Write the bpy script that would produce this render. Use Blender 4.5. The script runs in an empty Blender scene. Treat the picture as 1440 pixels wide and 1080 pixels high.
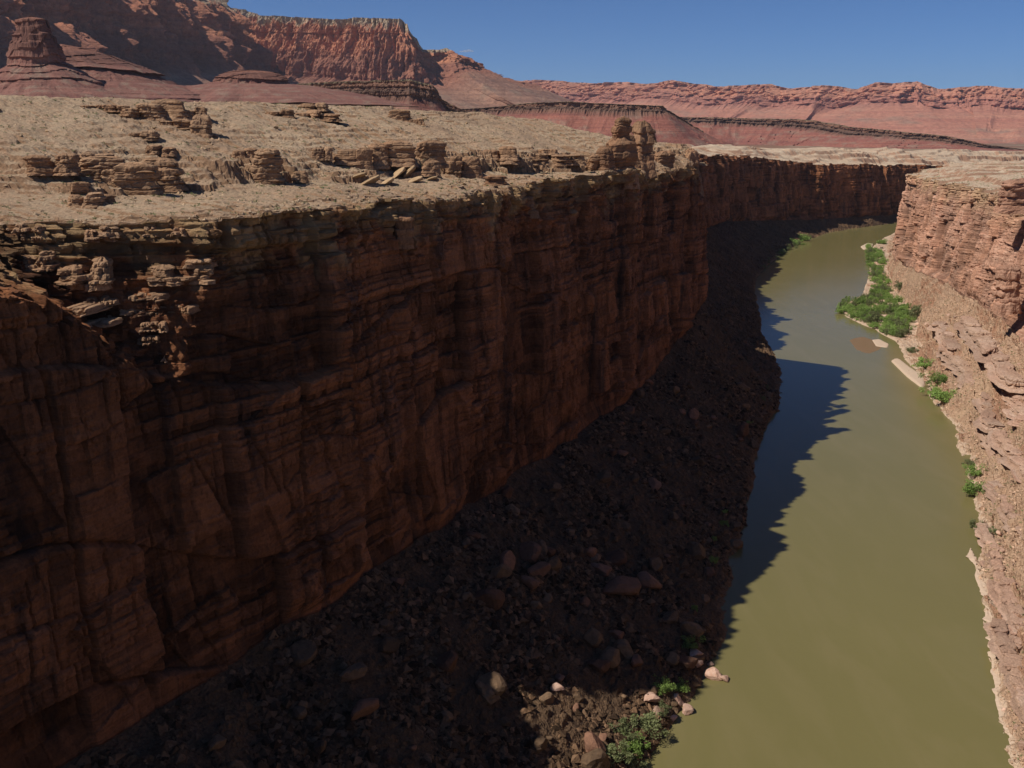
import bpy, math, random
import numpy as np
from math import radians, sin, cos, tan, atan2, pi

C = bpy.context.scene.collection
rng = np.random.default_rng(7)
random.seed(7)

# ------------------------------------------------------------------ camera
CAM = np.array([0.0, 0.0, 143.0]); TH = radians(14.3); F = 1400.0
cam_d = bpy.data.cameras.new('camera'); cam_d.sensor_width = 36; cam_d.lens = 35.0
cam_d.clip_start = 1; cam_d.clip_end = 60000
cam = bpy.data.objects.new('camera', cam_d); C.objects.link(cam)
cam.location = CAM; cam.rotation_euler = (pi/2 - TH, 0, 0)
bpy.context.scene.camera = cam

def project(P):
    P = np.asarray(P, float) - CAM
    fw = P[..., 1]*cos(TH) - P[..., 2]*sin(TH); up = P[..., 1]*sin(TH) + P[..., 2]*cos(TH)
    return np.stack([720 + F*P[..., 0]/fw, 540 - F*up/fw, fw], -1)

def ray(px, py):
    r = (px-720)/F; u = (540-py)/F
    return np.array([r, cos(TH)+u*sin(TH), -sin(TH)+u*cos(TH)])

def at_z(px, py, z):
    d = ray(px, py); t = (z-CAM[2])/d[2]; return CAM + d*t

def at_d(px, py, D):                       # point on the pixel's ray at ground distance D (along Y)
    d = ray(px, py); return CAM + d*(D/d[1])

# ------------------------------------------------------------------ noise
NT = 1 << 16
TAB = rng.random(NT)
def h2(i, j, seed=0):
    i = np.asarray(i).astype(np.int64); j = np.asarray(j).astype(np.int64)
    k = (i*73856093) ^ (j*19349663) ^ (seed*83492791 + 12345)
    k ^= (k >> 13); k = (k*1274126177) & 0x7fffffff; k ^= (k >> 15)
    return TAB[k & (NT-1)]
def vn(x, y, seed=0):
    x = np.asarray(x, float); y = np.asarray(y, float)
    xi = np.floor(x); yi = np.floor(y); fx = x-xi; fy = y-yi
    fx = fx*fx*fx*(fx*(fx*6-15)+10); fy = fy*fy*fy*(fy*(fy*6-15)+10)
    a = h2(xi, yi, seed); b = h2(xi+1, yi, seed); c = h2(xi, yi+1, seed); d = h2(xi+1, yi+1, seed)
    return (a*(1-fx)+b*fx)*(1-fy) + (c*(1-fx)+d*fx)*fy
def fbm(x, y, oct=4, seed=0, g=0.5):
    s = 0; a = 1; t = 0
    for o in range(oct):
        s = s + a*(vn(x*2**o+o*17.3, y*2**o-o*9.1, seed+o)*2-1); t += a; a *= g
    return s/t
def ridged(x, y, oct=3, seed=0):
    s = 0; a = 1; t = 0
    for o in range(oct):
        s = s + a*(1-np.abs(vn(x*2**o+o*7.7, y*2**o+o*3.3, seed+o)*2-1)*1.0); t += a; a *= .5
    return s/t
def smooth(e0, e1, x):
    t = np.clip((x-e0)/(e1-e0), 0, 1); return t*t*(3-2*t)
def blocks(s, z, w, h, seed=0, wob=.35):
    zz = z/h + wob*(vn(z/h*.43, s/(w*5), seed+3)*2-1)*1.6
    L = np.floor(zz)
    ss = s/w + h2(L, L*0, seed+5)*9 + .22*(vn(z/(h*1.3), s/w, seed+8)-.5)
    ss = ss + .45*(vn(ss*.6, L*3.7, seed+9)*2-1)
    Cc = np.floor(ss)
    fx = ss-Cc; fz = zz-L
    ex = np.minimum(fx, 1-fx)*w; ez = np.minimum(fz, 1-fz)*h
    return h2(Cc, L, seed), ex, ez

# ------------------------------------------------------------------ mesh helpers
def tag(o, label=None, cat=None, group=None, kind=None):
    if label: o['label'] = label
    if cat: o['category'] = cat
    if group: o['group'] = group
    if kind: o['kind'] = kind
    return o

def mesh_np(name, V, Q, mat, smooth_=False, attr=None):
    V = np.ascontiguousarray(V, np.float32); Q = np.ascontiguousarray(Q, np.int32)
    n = Q.shape[1]
    me = bpy.data.meshes.new(name)
    me.vertices.add(len(V)); me.vertices.foreach_set('co', V.ravel())
    me.loops.add(Q.size); me.loops.foreach_set('vertex_index', Q.ravel())
    me.polygons.add(len(Q)); me.polygons.foreach_set('loop_start', np.arange(0, Q.size, n, dtype=np.int32))
    me.polygons.foreach_set('loop_total', np.full(len(Q), n, np.int32))
    me.polygons.foreach_set('use_smooth', np.full(len(Q), smooth_, bool))
    me.update(calc_edges=True)
    if attr:
        for k, a in attr.items():
            at = me.attributes.new(k, 'FLOAT', 'POINT'); at.data.foreach_set('value', np.ascontiguousarray(a, np.float32).ravel())
    me.materials.append(mat)
    return me
def obj_np(name, V, Q, mat, smooth_=False, attr=None, parent=None):
    o = bpy.data.objects.new(name, mesh_np(name, V, Q, mat, smooth_, attr)); C.objects.link(o)
    if parent: o.parent = parent
    return o
def grid_faces(nr, nc, flip=False):
    i = np.arange(nr-1)[:, None]*nc + np.arange(nc-1)[None, :]
    q = np.stack([i, i+1, i+1+nc, i+nc], -1).reshape(-1, 4)
    return q[:, ::-1] if flip else q
def sub_grid(name, G, r0, r1, mat, attrs=None, flip=False, smooth_=False):
    V = G[r0:r1+1]; nr, nc = V.shape[:2]
    at = {k: a[r0:r1+1] for k, a in (attrs or {}).items()}
    return obj_np(name, V.reshape(-1, 3), grid_faces(nr, nc, flip), mat, smooth_, at)

# ------------------------------------------------------------------ materials
def new_mat(name):
    m = bpy.data.materials.new(name); m.use_nodes = True; nt = m.node_tree; nt.nodes.clear()
    out = nt.nodes.new('ShaderNodeOutputMaterial'); p = nt.nodes.new('ShaderNodeBsdfPrincipled')
    nt.links.new(p.outputs[0], out.inputs[0]); p.inputs['Roughness'].default_value = .95
    p.inputs['Specular IOR Level'].default_value = .15
    return m, nt, p
class NB:
    def __init__(s, nt): s.nt = nt; s.x = 0; s.geo = nt.nodes.new('ShaderNodeNewGeometry')
    def link(s, a, b): s.nt.links.new(a, b)
    def mapping(s, scale, src=None, loc=(0, 0, 0)):
        m = s.nt.nodes.new('ShaderNodeMapping'); m.inputs['Scale'].default_value = scale; m.inputs['Location'].default_value = loc
        s.link(src or s.geo.outputs['Position'], m.inputs[0]); return m.outputs[0]
    def noise(s, scale, det=6, rough=.6, vec=None, dist=0):
        n = s.nt.nodes.new('ShaderNodeTexNoise'); n.inputs['Scale'].default_value = scale; n.inputs['Detail'].default_value = det
        n.inputs['Roughness'].default_value = rough; n.inputs['Distortion'].default_value = dist
        s.link(vec or s.geo.outputs['Position'], n.inputs['Vector']); return n.outputs[0]
    def voro(s, scale, vec=None, feat='F1', out='Distance'):
        n = s.nt.nodes.new('ShaderNodeTexVoronoi'); n.feature = feat; n.inputs['Scale'].default_value = scale
        s.link(vec or s.geo.outputs['Position'], n.inputs['Vector']); return n.outputs[out]
    def ramp(s, fac, stops, interp='LINEAR'):
        r = s.nt.nodes.new('ShaderNodeValToRGB'); r.color_ramp.interpolation = interp
        e = r.color_ramp.elements
        while len(e) < len(stops): e.new(.5)
        for el, (p, c) in zip(e, stops):
            el.position = p; el.color = (*c, 1) if len(c) == 3 else c
        s.link(fac, r.inputs[0]); return r.outputs[0]
    def mix(s, fac, a, b, mode='MIX'):
        m = s.nt.nodes.new('ShaderNodeMix'); m.data_type = 'RGBA'; m.blend_type = mode
        for v, i in ((fac, 0), (a, 6), (b, 7)):
            if isinstance(v, (int, float)): m.inputs[i].default_value = v if i == 0 else (v, v, v, 1)
            elif isinstance(v, tuple): m.inputs[i].default_value = (*v, 1)
            else: s.link(v, m.inputs[i])
        return m.outputs[2]
    def math(s, op, a, b=0, c=0, clamp=False):
        m = s.nt.nodes.new('ShaderNodeMath'); m.operation = op; m.use_clamp = clamp
        for v, i in ((a, 0), (b, 1), (c, 2)):
            if isinstance(v, (int, float)): m.inputs[i].default_value = v
            else: s.link(v, m.inputs[i])
        return m.outputs[0]
    def mr(s, v, a, b, c=0, d=1):
        m = s.nt.nodes.new('ShaderNodeMapRange'); s.link(v, m.inputs[0])
        for i, q in enumerate((a, b, c, d)): m.inputs[i+1].default_value = q
        return m.outputs[0]
    def attr(s, name):
        a = s.nt.nodes.new('ShaderNodeAttribute'); a.attribute_name = name; return a.outputs['Fac']
    def bump(s, h, dist, strength=1, normal=None):
        b = s.nt.nodes.new('ShaderNodeBump'); b.inputs['Distance'].default_value = dist; b.inputs['Strength'].default_value = strength
        s.link(h, b.inputs['Height'])
        if normal: s.link(normal, b.inputs['Normal'])
        return b.outputs[0]
    def sep(s):
        n = s.nt.nodes.new('ShaderNodeSeparateXYZ'); s.link(s.geo.outputs['Position'], n.inputs[0]); return n.outputs

def rock_mat(name, cols, scale=1.0, streak=.5, tintamp=.35, green=0.0, bumpd=.5):
    """layered sandstone: colour bands follow the beds, joints and desert varnish stain it"""
    m, nt, p = new_mat(name); b = NB(nt)
    bed = b.mapping((.02/scale, .02/scale, .9/scale))
    n1 = b.noise(1.0, 5, .6, bed, .3)
    big = b.noise(.035/scale, 5, .6)
    col = b.ramp(n1, [(.25, cols[0]), (.42, cols[1]), (.55, cols[2]), (.72, cols[3])])
    col = b.mix(b.mr(big, .42, .62), col, cols[4])
    st = b.noise(1.0, 6, .65, b.mapping((.16/scale, .16/scale, .022/scale)), .4)
    col = b.mix(b.math('MULTIPLY', b.mr(st, .52, .66), streak), col, cols[5])
    fine = b.noise(1.3/scale, 8, .72)
    col = b.mix(1.0, col, b.ramp(fine, [(.3, (.62, .62, .62)), (.5, (1, 1, 1)), (.72, (1.3, 1.3, 1.3))]), 'MULTIPLY')
    t = b.attr('tint')
    t2 = b.mr(t, 0, 1, 1-tintamp, 1+tintamp)
    cc = nt.nodes.new('ShaderNodeCombineColor')
    for i in range(3): b.link(t2, cc.inputs[i])
    col = b.mix(1.0, col, cc.outputs[0], 'MULTIPLY')
    b.link(col, p.inputs['Base Color'])
    lay = b.noise(1.0, 6, .65, b.mapping((.12/scale, .12/scale, 2.4/scale)), .2)
    nrm = b.bump(lay, bumpd*scale, .8)
    nrm = b.bump(b.noise(1.1/scale, 9, .72), bumpd*scale, .9, nrm)
    b.link(nrm, p.inputs['Normal'])
    return m

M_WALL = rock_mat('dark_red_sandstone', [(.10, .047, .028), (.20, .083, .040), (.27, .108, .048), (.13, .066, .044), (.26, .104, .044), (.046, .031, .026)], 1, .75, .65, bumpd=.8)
M_CAP = rock_mat('tan_caprock', [(.22, .13, .06), (.40, .25, .12), (.48, .32, .17), (.30, .17, .08), (.42, .25, .13), (.12, .07, .04)], .7, .5, .35)
M_OUT = rock_mat('tan_outcrop_rock', [(.18, .10, .055), (.31, .18, .10), (.40, .25, .145), (.24, .13, .07), (.31, .175, .095), (.12, .07, .045)], .6, .45, .3, bumpd=.35)
M_RLEDGE = rock_mat('pink_ledge_rock', [(.30, .165, .11), (.42, .27, .18), (.48, .33, .24), (.36, .20, .135), (.42, .26, .18), (.24, .14, .095)], .8, .35, .35)
M_HOOD = rock_mat('brown_hoodoo_rock', [(.15, .08, .045), (.27, .145, .08), (.34, .20, .11), (.20, .11, .06), (.27, .14, .075), (.10, .06, .04)], .6, .5, .35, bumpd=.4)
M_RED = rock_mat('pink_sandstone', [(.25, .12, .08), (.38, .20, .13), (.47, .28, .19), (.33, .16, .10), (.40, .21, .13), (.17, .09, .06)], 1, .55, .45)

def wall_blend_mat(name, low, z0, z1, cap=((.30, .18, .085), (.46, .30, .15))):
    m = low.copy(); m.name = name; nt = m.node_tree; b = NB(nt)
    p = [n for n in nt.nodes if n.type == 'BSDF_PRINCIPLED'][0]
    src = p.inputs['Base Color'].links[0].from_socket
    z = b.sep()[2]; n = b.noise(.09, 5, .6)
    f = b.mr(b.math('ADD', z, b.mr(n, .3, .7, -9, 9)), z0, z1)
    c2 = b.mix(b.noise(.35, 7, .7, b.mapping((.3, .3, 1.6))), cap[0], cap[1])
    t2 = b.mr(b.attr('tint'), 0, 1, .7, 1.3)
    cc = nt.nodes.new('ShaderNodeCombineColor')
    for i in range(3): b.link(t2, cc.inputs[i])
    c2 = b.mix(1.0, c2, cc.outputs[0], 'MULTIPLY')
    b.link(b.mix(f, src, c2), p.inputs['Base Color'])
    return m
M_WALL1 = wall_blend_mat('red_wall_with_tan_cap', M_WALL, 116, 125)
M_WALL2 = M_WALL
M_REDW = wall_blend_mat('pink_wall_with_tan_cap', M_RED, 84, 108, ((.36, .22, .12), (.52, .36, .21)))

def plateau_mat(name, c1, c2, c3, c4, sc=1.0, pale=.5):
    m, nt, p = new_mat(name); b = NB(nt)
    n = b.noise(.03/sc, 8, .62); n2 = b.noise(.25/sc, 8, .7); n3 = b.noise(1.6/sc, 6, .75)
    col = b.mix(b.mr(n, .38, .62), c1, c2)
    col = b.mix(b.mr(n2, .45, .65), col, c3)
    geo = b.sep(); nz = nt.nodes.new('ShaderNodeSeparateXYZ'); b.link(b.geo.outputs['Normal'], nz.inputs[0])
    col = b.mix(b.mr(nz.outputs[2], .55, .82, .85, 0), col, c4)      # bare ledges show where the ground is steep
    spot = b.voro(.75/sc)                                          # low scrub and stones
    sel = b.noise(.12/sc, 4, .6)
    f = b.math('MULTIPLY', b.mr(spot, .16, .26, 1, 0), b.mr(sel, .42, .58, 0, .6))
    col = b.mix(f, col, (.13, .11, .06))
    col = b.mix(1.0, col, b.ramp(n3, [(.28, (.6, .6, .6)), (.5, (1, 1, 1)), (.72, (1.3, 1.3, 1.3))]), 'MULTIPLY')
    b.link(col, p.inputs['Base Color'])
    nrm = b.bump(n3, .45*sc, .9); nrm = b.bump(b.noise(.5/sc, 8, .7), 1.0*sc, .6, nrm)
    b.link(nrm, p.inputs['Normal'])
    return m
M_PLAT = plateau_mat('sandy_plateau_ground', (.345, .235, .15), (.46, .335, .215), (.41, .265, .165), (.31, .18, .10))
M_PLAT2 = plateau_mat('pale_far_ground', (.46, .34, .23), (.52, .41, .29), (.45, .31, .21), (.34, .19, .12), 1.2)

def talus_mat(name, cols, sc=1.0, mud=.8):
    m, nt, p = new_mat(name); b = NB(nt)
    v = b.voro(.55/sc, out='Color'); v2 = b.voro(1.7/sc, out='Color'); d = b.voro(.55/sc); d2 = b.voro(1.7/sc)
    s1 = nt.nodes.new('ShaderNodeSeparateColor'); b.link(v, s1.inputs[0])
    s2 = nt.nodes.new('ShaderNodeSeparateColor'); b.link(v2, s2.inputs[0])
    col = b.ramp(s2.outputs[0], [(0, cols[0]), (.4, cols[1]), (.75, cols[2]), (1, cols[3])])
    colb = b.ramp(s1.outputs[0], [(0, cols[1]), (.5, cols[0]), (1, cols[2])])
    col = b.mix(b.mr(b.noise(.15, 5, .6), .45, .6), col, colb)
    col = b.mix(b.mr(b.noise(.05, 5, .6), .4, .65), col, cols[4])
    col = b.mix(b.math('MULTIPLY', b.mr(b.attr('tint'), 0.55, 1, 0, 1), .6), col, cols[5])
    n3 = b.noise(2.2/sc, 6, .7)
    col = b.mix(1.0, col, b.ramp(n3, [(.28, (.6, .6, .6)), (.5, (1, 1, 1)), (.72, (1.3, 1.3, 1.3))]), 'MULTIPLY')
    z = b.sep()[2]                                                  # mud line just over the water
    col = b.mix(b.mr(b.math('ADD', z, b.mr(b.noise(.2, 5, .6), .3, .7, -.8, .8)), .9, 1.5, mud, 0), col, cols[6])
    b.link(col, p.inputs['Base Color'])
    nrm = b.bump(d, .9*sc, .9); nrm = b.bump(d2, .35*sc, .9, nrm); nrm = b.bump(n3, .3*sc, .8, nrm)
    b.link(nrm, p.inputs['Normal'])
    return m
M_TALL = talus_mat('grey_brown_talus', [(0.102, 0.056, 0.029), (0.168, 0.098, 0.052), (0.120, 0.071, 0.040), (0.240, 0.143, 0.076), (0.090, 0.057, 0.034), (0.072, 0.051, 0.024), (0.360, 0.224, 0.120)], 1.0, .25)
M_TALR = talus_mat('pink_talus', [(0.360, 0.221, 0.138), (0.490, 0.326, 0.215), (0.410, 0.240, 0.146), (0.580, 0.422, 0.292), (0.440, 0.288, 0.181), (0.330, 0.158, 0.090), (0.600, 0.442, 0.310)], .9)

def simple_rock(name, a, bb, sc=1.0):
    m, nt, p = new_mat(name); b = NB(nt)
    oi = nt.nodes.new('ShaderNodeObjectInfo')
    n = b.noise(.8/sc, 7, .7)
    col = b.mix(b.mr(n, .35, .65), a, bb)
    r2 = b.mr(oi.outputs['Random'], 0, 1, .6, 1.35)
    cc = nt.nodes.new('ShaderNodeCombineColor')
    for i in range(3): b.link(r2, cc.inputs[i])
    col = b.mix(1.0, col, cc.outputs[0], 'MULTIPLY')
    b.link(col, p.inputs['Base Color'])
    nrm = b.bump(b.noise(1.6/sc, 8, .7), .3*sc, .9); nrm = b.bump(b.noise(1, 4, .6, b.mapping((.3, .3, 3))), .2*sc, .6, nrm)
    b.link(nrm, p.inputs['Normal']); return m
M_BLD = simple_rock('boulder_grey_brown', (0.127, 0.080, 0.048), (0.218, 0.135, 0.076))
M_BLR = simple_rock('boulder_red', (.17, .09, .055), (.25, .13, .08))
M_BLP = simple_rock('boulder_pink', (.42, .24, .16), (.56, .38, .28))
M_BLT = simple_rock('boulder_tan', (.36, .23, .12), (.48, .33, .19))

def leaf_mat(name, a, bb):
    m, nt, p = new_mat(name); b = NB(nt)
    oi = nt.nodes.new('ShaderNodeObjectInfo')
    col = b.mix(b.noise(.9, 4, .6), a, bb)
    r2 = b.mr(oi.outputs['Random'], 0, 1, .75, 1.3)
    cc = nt.nodes.new('ShaderNodeCombineColor')
    for i in range(3): b.link(r2, cc.inputs[i])
    col = b.mix(1.0, col, cc.outputs[0], 'MULTIPLY')
    b.link(col, p.inputs['Base Color']); p.inputs['Roughness'].default_value = .7
    tr = nt.nodes.new('ShaderNodeBsdfTranslucent'); b.link(col, tr.inputs[0])
    mx = nt.nodes.new('ShaderNodeMixShader'); mx.inputs[0].default_value = .3
    b.link(p.outputs[0], mx.inputs[1]); b.link(tr.outputs[0], mx.inputs[2])
    out = [n for n in nt.nodes if n.type == 'OUTPUT_MATERIAL'][0]; b.link(mx.outputs[0], out.inputs[0])
    return m
M_LEAF = leaf_mat('bright_green_leaves', (.16, .26, .055), (.30, .40, .11))
M_LEAF2 = leaf_mat('dusty_olive_leaves', (.16, .19, .075), (.25, .26, .12))
M_TWIG, _nt, _p = new_mat('brown_twigs'); _p.inputs['Base Color'].default_value = (.16, .11, .07, 1)

m, nt, p = new_mat('silty_river_water'); M_WATER = m; b = NB(nt)
nn = b.noise(.012, 4, .5)
wc = b.mix(nn, (.155, .132, .048), (.19, .162, .061)); b.link(b.mix(b.mr(b.noise(1, 5, .6, b.mapping((.05, .012, 1)), 1.5), .45, .65, 0, .35), wc, (.21, .17, .075)), p.inputs['Base Color'])
p.inputs['Roughness'].default_value = .16; p.inputs['Specular IOR Level'].default_value = .22; p.inputs['IOR'].default_value = 1.33
nrm = b.bump(b.noise(.5, 6, .65, b.mapping((1, .5, 1))), .12, .45)
b.link(nrm, p.inputs['Normal'])
M_SAND, nt, p = new_mat('pale_mud'); b = NB(nt)
b.link(b.mix(b.noise(.6, 6, .6), (.50, .36, .25), (.62, .47, .34)), p.inputs['Base Color']); b.link(b.bump(b.noise(1, 6, .6), .1, .6), p.inputs['Normal'])
M_WET, nt, p = new_mat('wet_red_mud'); b = NB(nt)
b.link(b.mix(b.noise(.1, 4, .5), (.19, .125, .055), (.24, .14, .07)), p.inputs['Base Color']); p.inputs['Roughness'].default_value = .5; p.inputs['Specular IOR Level'].default_value = .2

# ------------------------------------------------------------------ canyon strips
def resample(poly, step=4.0):
    poly = np.array(poly, float); k = len(poly)
    # Catmull-Rom then arc length
    pts = []
    for i in range(k-1):
        p0 = poly[max(i-1, 0)]; p1 = poly[i]; p2 = poly[i+1]; p3 = poly[min(i+2, k-1)]
        for t in np.linspace(0, 1, 30, endpoint=False):
            pts.append(.5*((2*p1)+(-p0+p2)*t+(2*p0-5*p1+4*p2-p3)*t*t+(-p0+3*p1-3*p2+p3)*t**3))
    pts.append(poly[-1]); pts = np.array(pts)
    L = np.r_[0, np.cumsum(np.hypot(*(pts[1:]-pts[:-1])[:, :2].T))]
    return L, pts
def shore_dist(P, Nout, shore, default):
    A = shore[:-1]; B = shore[1:]; out = np.full(len(P), default)
    for i in range(len(P)):
        d = Nout[i]; e = B-A; r = A-P[i]
        den = d[0]*e[:, 1]-d[1]*e[:, 0]
        den = np.where(np.abs(den) < 1e-9, 1e-9, den)
        t = (r[:, 0]*e[:, 1]-r[:, 1]*e[:, 0])/den; u = (r[:, 0]*d[1]-r[:, 1]*d[0])/den
        ok = (t > 2) & (u >= 0) & (u <= 1)
        if ok.any(): out[i] = t[ok].min()
    k = 9; w = np.ones(k)/k
    return np.convolve(np.pad(out, k//2, 'edge'), w, 'valid')
def plain_z(X, Y):
    return 122 - .021*np.clip(X, -2000, 2500) - .004*np.clip(Y-600, 0, 6000) + 3*fbm(X/300, Y/300, 4, 91)

shoreL = np.array([at_z(x, y, 0)[:2] for x, y in [(700, 1500), (860, 1120), (893, 1080), (930, 1035), (962, 1005), (985, 960), (1000, 925), (1022, 870), (1030, 800), (1040, 750), (1055, 690), (1062, 640),
          (1072, 600), (1098, 560), (1106, 530), (1090, 500), (1072, 470), (1066, 430), (1058, 398), (1080, 372), (1108, 350), (1128, 340), (1165, 327), (1215, 319), (1262, 313)]] + [np.array([760., 1690.]), np.array([1000., 1780.]), np.array([1400., 1850.])])
shoreR = np.array([np.array([60., 40.])] + [at_z(x, y, 0)[:2] for x, y in [(1470, 1300), (1428, 1080), (1415, 1030), (1396, 960), (1388, 880), (1378, 820), (1362, 775), (1384, 740), (1374, 690), (1352, 625), (1345, 595), (1312, 560),
          (1296, 530), (1275, 505), (1262, 480), (1225, 462), (1188, 445), (1180, 432), (1214, 415), (1226, 385), (1222, 350), (1236, 335), (1262, 322)]] + [np.array([760., 1580.]), np.array([1000., 1680.]), np.array([1400., 1750.])])

def _unused(S, P, Nin, zr, zb, lean, ws, hplat, W, nrow, disp, taldisp, setback=None, E=None, rim_soft=5.0, under=-4.0):
    """rows: plateau (far inland -> rim), wall (rim -> base), talus (base -> under water)."""
    nP, nW, nT = nrow; ns = len(S)
    E = np.zeros(ns) if E is None else E
    rows = []
    # plateau
    q = np.linspace(1, 0, nP)**1.35
    w = q[:, None]*W + 0*S[None]
    SS = np.broadcast_to(S, w.shape)
    return q, w, SS

shoreRi = np.array([np.array([60., 40.])] + [at_z(x, y, 0)[:2] for x, y in [(1470, 1300), (1428, 1080), (1415, 1030), (1396, 960), (1388, 880), (1378, 820), (1362, 775), (1384, 740), (1374, 690), (1352, 625), (1345, 595), (1312, 560),
          (1300, 530), (1290, 505), (1286, 480), (1288, 450), (1276, 432), (1258, 412), (1250, 385), (1245, 350), (1250, 332), (1266, 321)]] + [np.array([760., 1575.]), np.array([1000., 1680.]), np.array([1400., 1750.])])
def build_canyon(prefix, S, P, Nin, p):
    ns = len(S); nP, nW, nT = p['rows']
    E = p.get('E', np.zeros(ns)); zr, zb = p['zr'], p['zb']; ws, lean = p['ws'], p['lean']
    # wall
    q = np.linspace(0, 1, nW)[:, None]
    Zw = zr[None]*(1-q) + zb[None]*q
    Sw = np.broadcast_to(S, Zw.shape)
    w_in = p['setback'](Sw, Zw) if 'setback' in p else 0*Zw
    d, tint = p['disp'](Sw, Zw)
    fade_b = smooth(1, .93, q)
    Ww = w_in - lean[None]*q**1.3 - d*(.25+.75*fade_b)
    rimW = Ww[0]
    if 'Ez' in p: Ww = Ww + p['Ez'](Sw, Zw)
    # plateau
    qq = np.linspace(1, 0, nP+1)[:-1][:, None]**p.get('pexp', 1.5)
    Wp = qq*p['W'] + rimW[None]*(1-smooth(0, p['W'], qq*p['W'])) 
    Wp = Wp + rimW[None]*0
    Sp = np.broadcast_to(S, Wp.shape)
    Zp, tp = p['hplat'](Sp, np.maximum(Wp, 0)+E[None]*0, qq*p['W'], zr, P, Nin, E)
    # talus
    qt = np.linspace(0, 1, nT+1)[1:][:, None]
    Wt = Ww[-1][None]*(1-qt) + (-(ws[None]+4))*qt
    St = np.broadcast_to(S, Wt.shape)
    zz = zb[None]*(1-qt)**p.get('tcurve', 1.15) 
    if 'bench' in p:
        wi = (ws-p['bench'])[None]; qe = np.clip((Ww[-1][None]-Wt)/np.maximum(wi+Ww[-1][None], 5), 0, 1); zz = zb[None]*(1-qe)**p.get('tcurve', 1.15) + .9*smooth(.9, 1, qe)*smooth(1, 6, p['bench'])[None]
    if 'terr' in p: zz = p['terr'](St, Wt, zz, qt)
    zsl = zz - 1.2*smooth(.9, 1, qt)*2
    dz, tt = p['tdisp'](St, Wt, qt)
    fl = (1-.85*smooth(.93, 1, qe)*smooth(1, 6, p['bench'])[None]) if 'bench' in p else 1
    Zt = zsl + dz*np.minimum(1, 12*qt)*(1-smooth(.93, 1, qt)*.6)*fl
    Wall = np.concatenate([Wp, Ww, Wt]); Z = np.concatenate([Zp, Zw + p.get('zj', lambda a, b: 0)(Sw, Zw), Zt]); T = np.concatenate([tp, tint, tt])
    Wtot = Wall + E[None]
    X = P[None, :, 0] + Nin[None, :, 0]*Wtot; Y = P[None, :, 1] + Nin[None, :, 1]*Wtot
    G = np.stack([X, Y, Z], -1)
    return G, T, nP, nP+nW

def wall_disp(seed, amp=1.0, up0=105, up1=122, big=1.0, upamp=1.8):
    def f(s, z):
        up = smooth(up0, up1, z)
        rough = .2 + .8*smooth(.44, .64, vn(s/19, z/13, seed+90)) ; rough = np.maximum(rough, up)
        d = 2.6*big*fbm(s/45, z/90, 3, seed) + .7*fbm(s/9, z/9, 4, seed+10)*amp*rough
        r1, ex1, ez1 = blocks(s, z, 15, 24, seed+20, .5); d += 4.0*(r1-.5)*big
        r0, ex0, ez0 = blocks(s+.42*z, z-.15*s, 12, 19, seed+25, .3); d += 1.8*(r0-.5)*big
        r2, ex2, ez2 = blocks(s, z, 5.5, 8.5, seed+30); d += 2.0*(r2-.5)*amp*rough
        r3, ex3, ez3 = blocks(s, z, 2.4, 2.6, seed+40, .2); d += (.75+.8*up)*(r3-.5)*amp*rough
        r4, ex4, ez4 = blocks(s, z, 7.0, .9, seed+50, .1); d += (.35+.6*up)*(r4-.5)*amp*rough
        m_ = smooth(.35, .55, vn(s/22, z/16, seed+2))
        d -= 2.0*np.exp(-(ex1/.5)**2)*(r1 > .3) + 1.4*np.exp(-(ez1/.4)**2)*(r1 > .45) + 1.0*np.exp(-(ex0/.3)**2)*(r0 > .5) + .9*np.exp(-(ex2/.28)**2)*m_ + .6*np.exp(-(ez2/.25)**2)*m_ + .3*np.exp(-(ex3/.16)**2)*m_
        bt = z/1.5 + .3*vn(s/50, z/30, seed+81); fb = bt-np.floor(bt); rbt = h2(np.floor(bt), 0*np.floor(bt), seed+82); mb = smooth(.55, .68, vn(s/26+3, z/12, seed+83))
        d += mb*((rbt-.5)*.9 - .4*np.exp(-(fb/.14)**2))
        bed = np.floor(z/3.1 + .5*vn(s/60, z/40, seed+66))
        rb = h2(bed, bed*0, seed+67)
        d += (rb-.5)*(.9*up*upamp + .35)
        d -= .9*up*upamp*(rb > .72)*vn(s/11, bed*5.1, seed+68)*2
        d += .35*fbm(s/1.6, z/.9, 3, seed+70)*amp
        tint = np.clip(.5 + .45*(r1-.5) + .35*(r0-.5) + .4*(r2-.5) + .3*(r3-.5) + .3*(rb-.5) + .5*mb*(rbt-.5), 0, 1)
        return d, tint
    return f

def talus_disp(seed, amp=1.0, ledge=0):
    def f(s, w, q):
        dz = 2.6*fbm(s/26, w/22, 4, seed)*amp + 2.2*(ridged(s/17, w/60, 3, seed+55)-.62)*amp + .9*fbm(s/5.5, w/5.5, 4, seed+5)*amp
        r, ex, ew = blocks(s, w, 2.6, 2.2, seed+9); dz = dz + 1.3*np.maximum(r-.62, 0)*np.minimum(1, ex/.5)*np.minimum(1, ew/.5)*2*amp
        r2, ex, ew = blocks(s+.4*w, w, 1.1, 1.0, seed+12); dz = dz + .7*np.maximum(r2-.45, 0)*amp
        return dz, np.clip(.45+.4*fbm(s/25, w/9, 4, seed+30), 0, 1)
    return f

def steps_from(D, px=1.0):                     # cumulative stations with spacing ~ distance
    pass

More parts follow.
